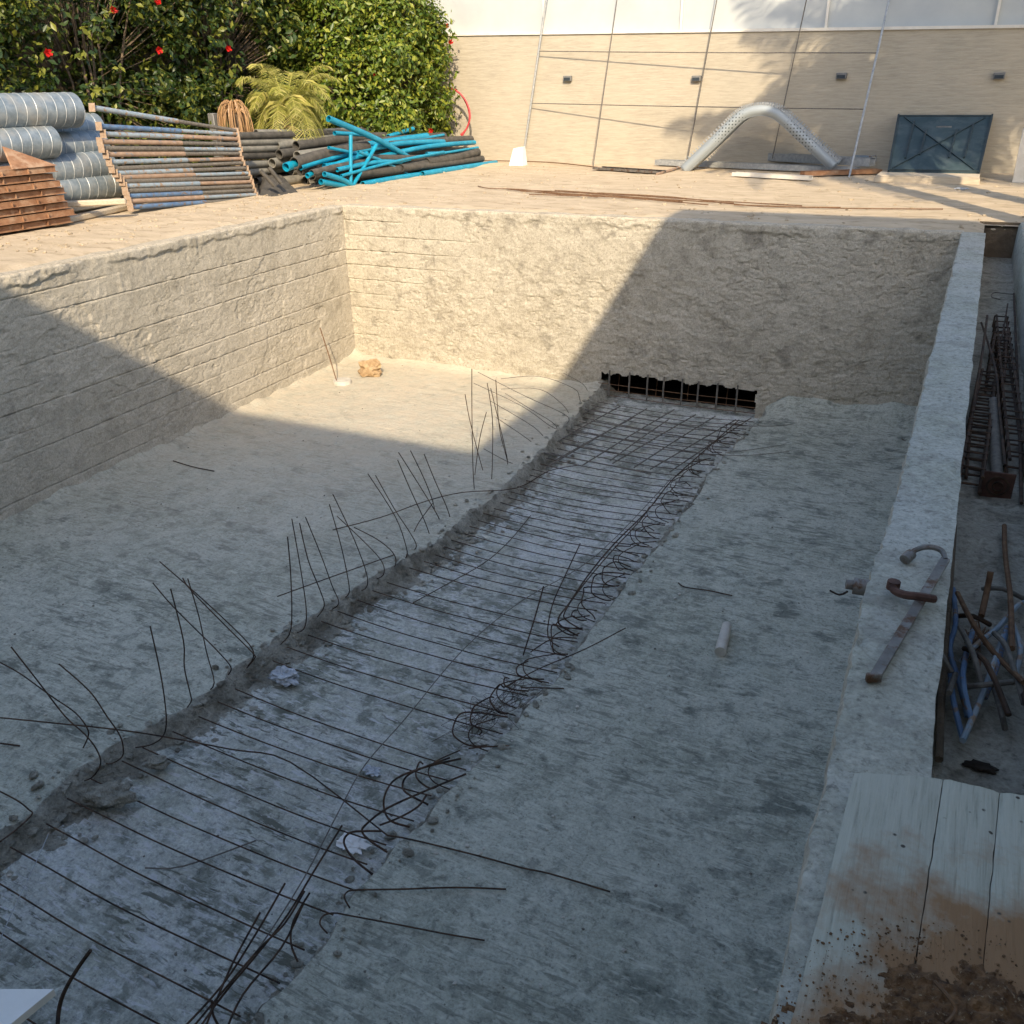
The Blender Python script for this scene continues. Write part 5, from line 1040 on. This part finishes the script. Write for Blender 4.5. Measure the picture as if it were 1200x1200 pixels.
# black sheet heap between props and pile
def heap(pts, h, m, name, label, cat):
    m_ = MB(); P = [Z(*q, .0) for q in pts]; c = sum(P, Vector())/len(P); vs = [c+Vector((0, 0, h))]; rings = 6; n_ = 40
    for r_ in range(1, rings+1):
        for k in range(n_):
            u = k/n_*len(P); i = int(u); e = P[i % len(P)].lerp(P[(i+1) % len(P)], u-i); p = c.lerp(e, r_/rings); p.z = h*(1-(r_/rings)**1.5)+.05*FR(p.x*6, p.y*6, 1, 4)*(r_ < rings); vs.append(p)
    fs = [(0, 1+k, 1+(k+1) % n_) for k in range(n_)]+[(1+(r_-1)*n_+k, 1+r_*n_+k, 1+r_*n_+(k+1) % n_, 1+(r_-1)*n_+(k+1) % n_) for r_ in range(1, rings) for k in range(n_)]
    m_.add(vs, fs); return tag(m_.build(name, m), label, cat)
heap([(300, 212), (318, 196), (330, 212), (352, 228), (318, 231), (304, 230)], .28, 'black', 'plastic_sheet', 'crumpled black plastic sheeting between the props and the pipes', 'plastic sheet')
for i, (a, b_) in enumerate([((305, 200), (322, 218)), ((315, 196), (330, 215))]):
    m_ = MB(); m_.tube([X(*a, -2.15), X(*b_, -2.0)], .035, 10); tag(m_.build('pipe', 'black'), ['dark pipe slanting down over the black sheeting, left one', 'dark pipe slanting down over the black sheeting, right one'][i], 'pipe', 'pipes over the black sheeting')
# red hose
pts = [Y(a, b2, 8.0) for a, b2 in ((522, 104), (532, 105), (542, 113), (549, 128), (550, 142), (546, 152), (540, 158))]
m_ = MB(); m_.tube(pts, .022, 10, smooth_pts=5); tag(m_.build('hose', 'redhose'), 'red hose arching out beside the hedge against the cream wall', 'hose')
pts = [Y(a, b2, 7.95) for a, b2 in ((538, 108), (547, 120), (551, 136), (547, 150), (541, 160))]
m_ = MB(); m_.tube(pts, .018, 10, smooth_pts=5); tag(m_.build('hose', 'redhose'), 'second thinner red hose just outside the first loop', 'hose')

# ------------------------------------------------------------------ foliage
def leaves_mesh(name, P, Nr, size, m, root=None, aspect=.5):
    """P: n x 3 positions, Nr: n x 3 facing, folded diamond leaves"""
    n_ = len(P); d = rng.normal(size=(n_, 3)); Nr = Nr+d*.55; Nr /= np.linalg.norm(Nr, axis=1)[:, None]
    a = rng.normal(size=(n_, 3)); a[:, 2] -= .3; T = a-(a*Nr).sum(1)[:, None]*Nr; T /= np.linalg.norm(T, axis=1)[:, None]; S = np.cross(Nr, T)
    L_ = (size*(.6+.8*rng.random(n_)))[:, None]; W_ = L_*aspect
    v0 = P-T*L_*.5; v1 = P+S*W_*.5+Nr*L_*.06; v2 = P+T*L_*.5-Nr*L_*.1; v3 = P-S*W_*.5+Nr*L_*.06
    V = np.stack([v0, v1, v2, v3], 1).reshape(-1, 3); idx = np.arange(n_)*4
    me = bpy.data.meshes.new(name); me.vertices.add(len(V)); me.vertices.foreach_set('co', V.ravel())
    F_ = np.stack([idx, idx+1, idx+2, idx, idx+2, idx+3], 1).reshape(-1, 3); me.loops.add(F_.size); me.loops.foreach_set('vertex_index', F_.ravel())
    me.polygons.add(len(F_)); me.polygons.foreach_set('loop_start', np.arange(len(F_))*3); me.polygons.foreach_set('loop_total', np.full(len(F_), 3))
    me.materials.append(MT[m]); me.update(calc_edges=True); o = bpy.data.objects.new(name, me); C.objects.link(o)
    if root is not None: o.parent = root; o.matrix_parent_inverse = Matrix.Translation(-root.location)
    return o
def shrub(loc, rad, label, m, nclump, per, size, flowers, stems=7, seed=0):
    """hibiscus: clumps of leaves on a lumpy ellipsoid shell, twigs inside"""
    root = empty('hibiscus_shrub', (loc[0], loc[1], 0), label, 'shrub', 'hibiscus shrubs along the left'); c = np.array(loc); r_ = np.array(rad)
    Ps = []; Ns = []; cl_ = []
    for i in range(nclump):
        d = rng.normal(size=3); d /= np.linalg.norm(d); d[2] = d[2] if d[2] > -.85 else -d[2]
        sh = (.66+.40*rng.random()**.6); lump_ = 1+.22*N_(Vector((d[0]*2.3+seed, d[1]*2.3, d[2]*2.3)))+.12*N_(Vector((d[0]*6+seed, d[1]*6, d[2]*6)))
        ex = .75; dd = np.sign(d)*np.abs(d)**ex; cc = c+dd*r_*sh*lump_
        if cc[2] < .1: cc[2] = .1+rng.random()*.5
        if cc[0] > -2.45: cc[0] = -2.45-rng.random()*.3
        cl_.append((cc, d)); k = int(per*(.5+rng.random())); off = rng.normal(size=(k, 3))*np.array([.12, .12, .10])
        Ps.append(cc+off); nr = off/ (np.linalg.norm(off, axis=1)[:, None]+1e-6)*.6+d*.5+np.array([0, 0, .45]); Ns.append(nr)
    leaves_mesh('foliage', np.concatenate(Ps), np.concatenate(Ns), size, m, root)
    b_ = MB()
    for i in range(stems):
        a = random.random()*6.28; q = random.random()*.5; base_ = Vector((loc[0]+.3*math.cos(a), loc[1]+.5*math.sin(a), 0)); top = Vector((loc[0]+rad[0]*q*math.cos(a)*1.2, loc[1]+rad[1]*q*math.sin(a)*1.5, loc[2]+rad[2]*.55))
        b_.tube([base_, base_.lerp(top, .5)+Vector((random.gauss(0, .1), random.gauss(0, .1), 0)), top], .035, 6, smooth_pts=3, r2=.01)
    for (cc, d) in cl_[::4]:
        o0 = Vector(c*.6+cc*.4); o0.z = max(.3, o0.z-.3); b_.tube([o0, Vector(cc)], .008, 4, r2=.004)
    part(b_, 'stems', 'bark', root)
    for (px, py, xx) in flowers:
        p = X(px, py, xx) if xx < 100 else Y(px, py, xx-100); f_ = MB()
        vd = Vector((.8+random.gauss(0, .3), -.5+random.gauss(0, .3), random.gauss(0, .3))).normalized()
        S = vd.orthogonal().normalized(); Uv = vd.cross(S)
        for k in range(5):
            a = 2*math.pi*k/5; u1_ = S*math.cos(a)+Uv*math.sin(a); s1 = vd.cross(u1_); f_.add([p, p+u1_*.035+s1*.026+vd*.015, p+u1_*.05+s1*.014+vd*(.05+.05*random.random()), p+u1_*.062-s1*.012+vd*(.03+.05*random.random()), p+u1_*.035-s1*.026+vd*.02], [(0, 1, 2, 3, 4)])
        f_.tube([p, p+vd*.09], .006, 5); part(f_, 'flower', 'flower', root)
    return root
shrub((-5.2, -3.6, 2.0), (1.5, 2.2, 2.3), 'dark hibiscus shrub behind the ducts at the left picture edge', 'leaf', 700, 34, .115, [(55, 62, -3.75), (131, 12, -4.0)], seed=1)
shrub((-5.4, .0, 2.2), (1.5, 2.4, 2.5), 'dark hibiscus shrub above the stack of props', 'leaf', 750, 34, .115, [(186, 58, -4.0), (185, 2, -4.0), (267, 57, -4.2)], seed=2)
shrub((-5.9, 3.4, 2.2), (1.5, 2.4, 2.4), 'shaded hibiscus shrub set back behind the yellow palm', 'leaf', 1400, 20, .14, [], seed=3)
shrub((-4.35, 6.6, 1.75), (1.95, 1.7, 2.1), 'bright yellow-green hibiscus shrub with red flowers beside the cream wall', 'leaf_bright', 2000, 28, .115, [(437, 86, -3.0), (464, 108, -3.0), (527, 50, -2.7), (525, 68, -2.7), (492, 8, -3.0), (505, 153, -2.72), (522, 31, -2.75)], seed=4)
# unseen dark wall added behind the shrubs to keep the leaf gaps dark
m_ = MB(); m_.box((-7.2, 1, 2.2), (.15, 15.5, 4.4)); tag(m_.build('dark_backing_wall', 'timber_dark', smooth=False), 'dark wall added behind the hibiscus shrubs to keep their gaps dark', 'wall')

def frond(mb, base_, dr, ln, droop, nl, ll, wl, rise=.6):
    dr = Vector((dr[0], dr[1], 0)).normalized(); S = Vector((-dr.y, dr.x, 0)); pts = []
    for i in range(13):
        q = i/12; pts.append(base_+dr*(ln*(q-.18*q*q*droop))+Vector((0, 0, ln*(rise*q-droop*q*q))))
    mb.tube(pts, .014, 5, r2=.004, mi=0)
    for i in range(nl):
        q = .12+.86*i/nl; k = q*12; j = min(11, int(k)); p = pts[j].lerp(pts[j+1], k-j); T = (pts[j+1]-pts[j]).normalized()
        for s in (-1, 1):
            l_ = ll*(math.sin(math.pi*(q*.85+.1))*.8+.25)*(.85+.3*random.random()); d_ = (S*s+T*.7+Vector((0, 0, .12-.35*random.random()))).normalized(); dn = Vector((0, 0, -1))
            mid_ = p+d_*l_*.55; tip = mid_+(d_*.75+dn*(.45+.3*random.random())).normalized()*l_*.45; W_ = T*wl
            mb.add([p-W_*.5, p+W_*.5, mid_+W_*.5, tip, mid_-W_*.5], [(0, 1, 2, 3, 4)])
def cutpalm(px, py, x, label, n_, ln, m, droop, rise, ll, trunk_h, az=None, nm='palm_shrub'):
    c = X(px, py, x); root = empty(nm, (c.x, c.y, 0), label, 'palm', None); b_ = MB()
    pts = [Vector((c.x, c.y, 0)), Vector((c.x, c.y, trunk_h))]; t_ = MB(); t_.tube([pts[0], pts[0].lerp(pts[1], .5), pts[1]], .14, 12, r2=.11); part(t_, 'trunk', 'bark', root)
    for i in range(n_):
        a = i*2.399+.3*random.random(); k = i/n_; f_ = MB(); frond(f_, Vector((c.x, c.y, trunk_h)), (math.cos(a), math.sin(a)), ln*(.8+.4*random.random()), droop*(.7+.6*k), 34, ll, .012, rise*(1.25-.8*k)); part(f_, 'frond', m, root, False)
    return root
cutpalm(335, 120, -3.45, 'yellow-green palm with drooping feathery fronds behind the pipes', 44, 1.15, 'frond', 1.35, 1.35, .34, 1.2)
cutpalm(322, 140, -3.45, 'small dried pale palm tuft at the foot of the yellow palm', 14, .5, 'dead', 1.6, .9, .12, .85)
# dead hanging clump
def deadclump():
    c = X(276, 150, -3.55); root = empty('dead_palm', (c.x, c.y, 0), 'dried brown palm stump with its fronds hanging straight down like a broom', 'palm'); t_ = MB(); t_.tube([Vector((c.x, c.y, 0)), Vector((c.x, c.y, 1.3))], .12, 10, r2=.08); part(t_, 'trunk', 'bark', root)
    for i in range(90):
        a = random.random()*6.28; r_ = .10+.20*random.random(); h = 1.2+.2*random.random(); f_ = MB(); d = Vector((math.cos(a), math.sin(a), 0)); p = Vector((c.x, c.y, h))
        pts = [p, p+d*r_*.6+Vector((0, 0, .09)), p+d*r_+Vector((0, 0, -.05)), p+d*(r_*1.1)+Vector((0, 0, -.35)), p+d*r_*1.08+Vector((random.gauss(0, .02), 0, -.65-.2*random.random()))]
        f_.tube(pts, .011, 4, smooth_pts=3, r2=.004); part(f_, 'frond', 'dead', root, False)
deadclump()
p = X(250, 138, -3.9); m_ = MB(); m_.box((p.x, p.y, p.z-.3), (.14, .14, .75), bev=.01); tag(m_.build('post_stub', 'fixture'), 'small grey post in the shade left of the dried brown palm', 'post')

# ------------------------------------------------------------------ tall palm trees right of the view (their shadows fall on the wall)
def bigpalm(x, y, h, label, n_=46, ln=3.1):
    root = empty('palm_tree', (x, y, 0), label, 'palm tree', 'tall palms by the house'); t_ = MB(); t_.tube([Vector((x, y, -.1)), Vector((x+.05, y, h*.5)), Vector((x, y, h))], .22, 14, smooth_pts=4, r2=.17); part(t_, 'trunk', 'bark', root)
    for i in range(n_):
        a = i*2.399+.2*random.random(); k = i/n_; f_ = MB(); frond(f_, Vector((x, y, h)), (math.cos(a), math.sin(a)), ln*(.8+.35*random.random()), .25+.85*k, 36, .52, .055, .95-1.0*k); part(f_, 'frond', 'palm', root, False)
bigpalm(9.95, 2.1, 6.5, 'tall palm by the far end of the channel', 30)
bigpalm(11.0, 3.0, 5.8, 'lower palm with a heavy crown beyond the far end of the channel', 34, 3.0)
bigpalm(12.1, 1.4, 7.0, 'tall palm nearer the right-hand house', 34)
bigpalm(10.15, -.6, 7.0, 'tallest palm between the channel end and the house', 24, 3.1)

# ------------------------------------------------------------------ houses that throw the big shadow
HZ = 7.0
off = Vector((SUN.x/SUN.z*HZ, SUN.y/SUN.z*HZ, 0))
# shadow corners on z = 0
c1 = Z(800, 245); cR = Z(1190, 262)
f1 = Z(555, 530, -D); s0 = Vector((f1.x+SUN.x/SUN.z*D, f1.y+SUN.y/SUN.z*D, 0))
xa, ya = c1.x+off.x, (c1.y+cR.y)/2+off.y
xb, yb = s0.x+off.x, s0.y+off.y
def house(name, poly, label):
    root = empty(name, (sum(p[0] for p in poly)/len(poly), sum(p[1] for p in poly)/len(poly), 0), label, 'house', None)
    m_ = MB(); n_ = len(poly); ins = poly
    m_.add([(x, y, -.2) for x, y in poly]+[(x, y, HZ-.22) for x, y in poly], [(i, (i+1) % n_, n_+(i+1) % n_, n_+i) for i in range(n_)]); part(m_, 'wall', 'render_wall', root, False)
    m_ = MB(); m_.add([(x, y, HZ-.22) for x, y in poly]+[(x, y, HZ) for x, y in poly], [(i, (i+1) % n_, n_+(i+1) % n_, n_+i) for i in range(n_)]+[tuple(range(n_, 2*n_)), tuple(range(n_))[::-1]]); part(m_, 'roof_slab', 'roof', root, False)
    return root
hs = house('house', [(xb+.0, yb), (xa, ya), (xa+9, ya), (xa+9, yb-8), (xb-22, yb-8), (xb-22, yb)], 'two storey rendered house wrapping round behind and right of the viewpoint')
for k, xx in enumerate((xb-16, xb-11.5, xb-7, xb-2.5)):
    for z0 in (.9, 4.1):
        m_ = MB(); 
        for dx, dz, wx, wz in ((-.8, 0, .08, 1.5), (.8, 0, .08, 1.5), (0, .75, 1.68, .08), (0, -.75, 1.68, .08), (0, 0, .05, 1.42)): m_.box((xx+dx, yb+.03, z0+.75+dz), (wx, .05, wz))
        f = part(m_, 'window', 'alu', hs, False); m_ = MB(); m_.box((xx, yb+.012, z0+.75), (1.52, .02, 1.42)); g = m_.build('pane', 'glass', None, False); g.parent = f; g.matrix_parent_inverse = f.matrix_world.inverted() if False else Matrix.Translation(-hs.location)@Matrix.Identity(4); g.matrix_parent_inverse = Matrix.Identity(4)
print('house corner', xa, ya, xb, yb)
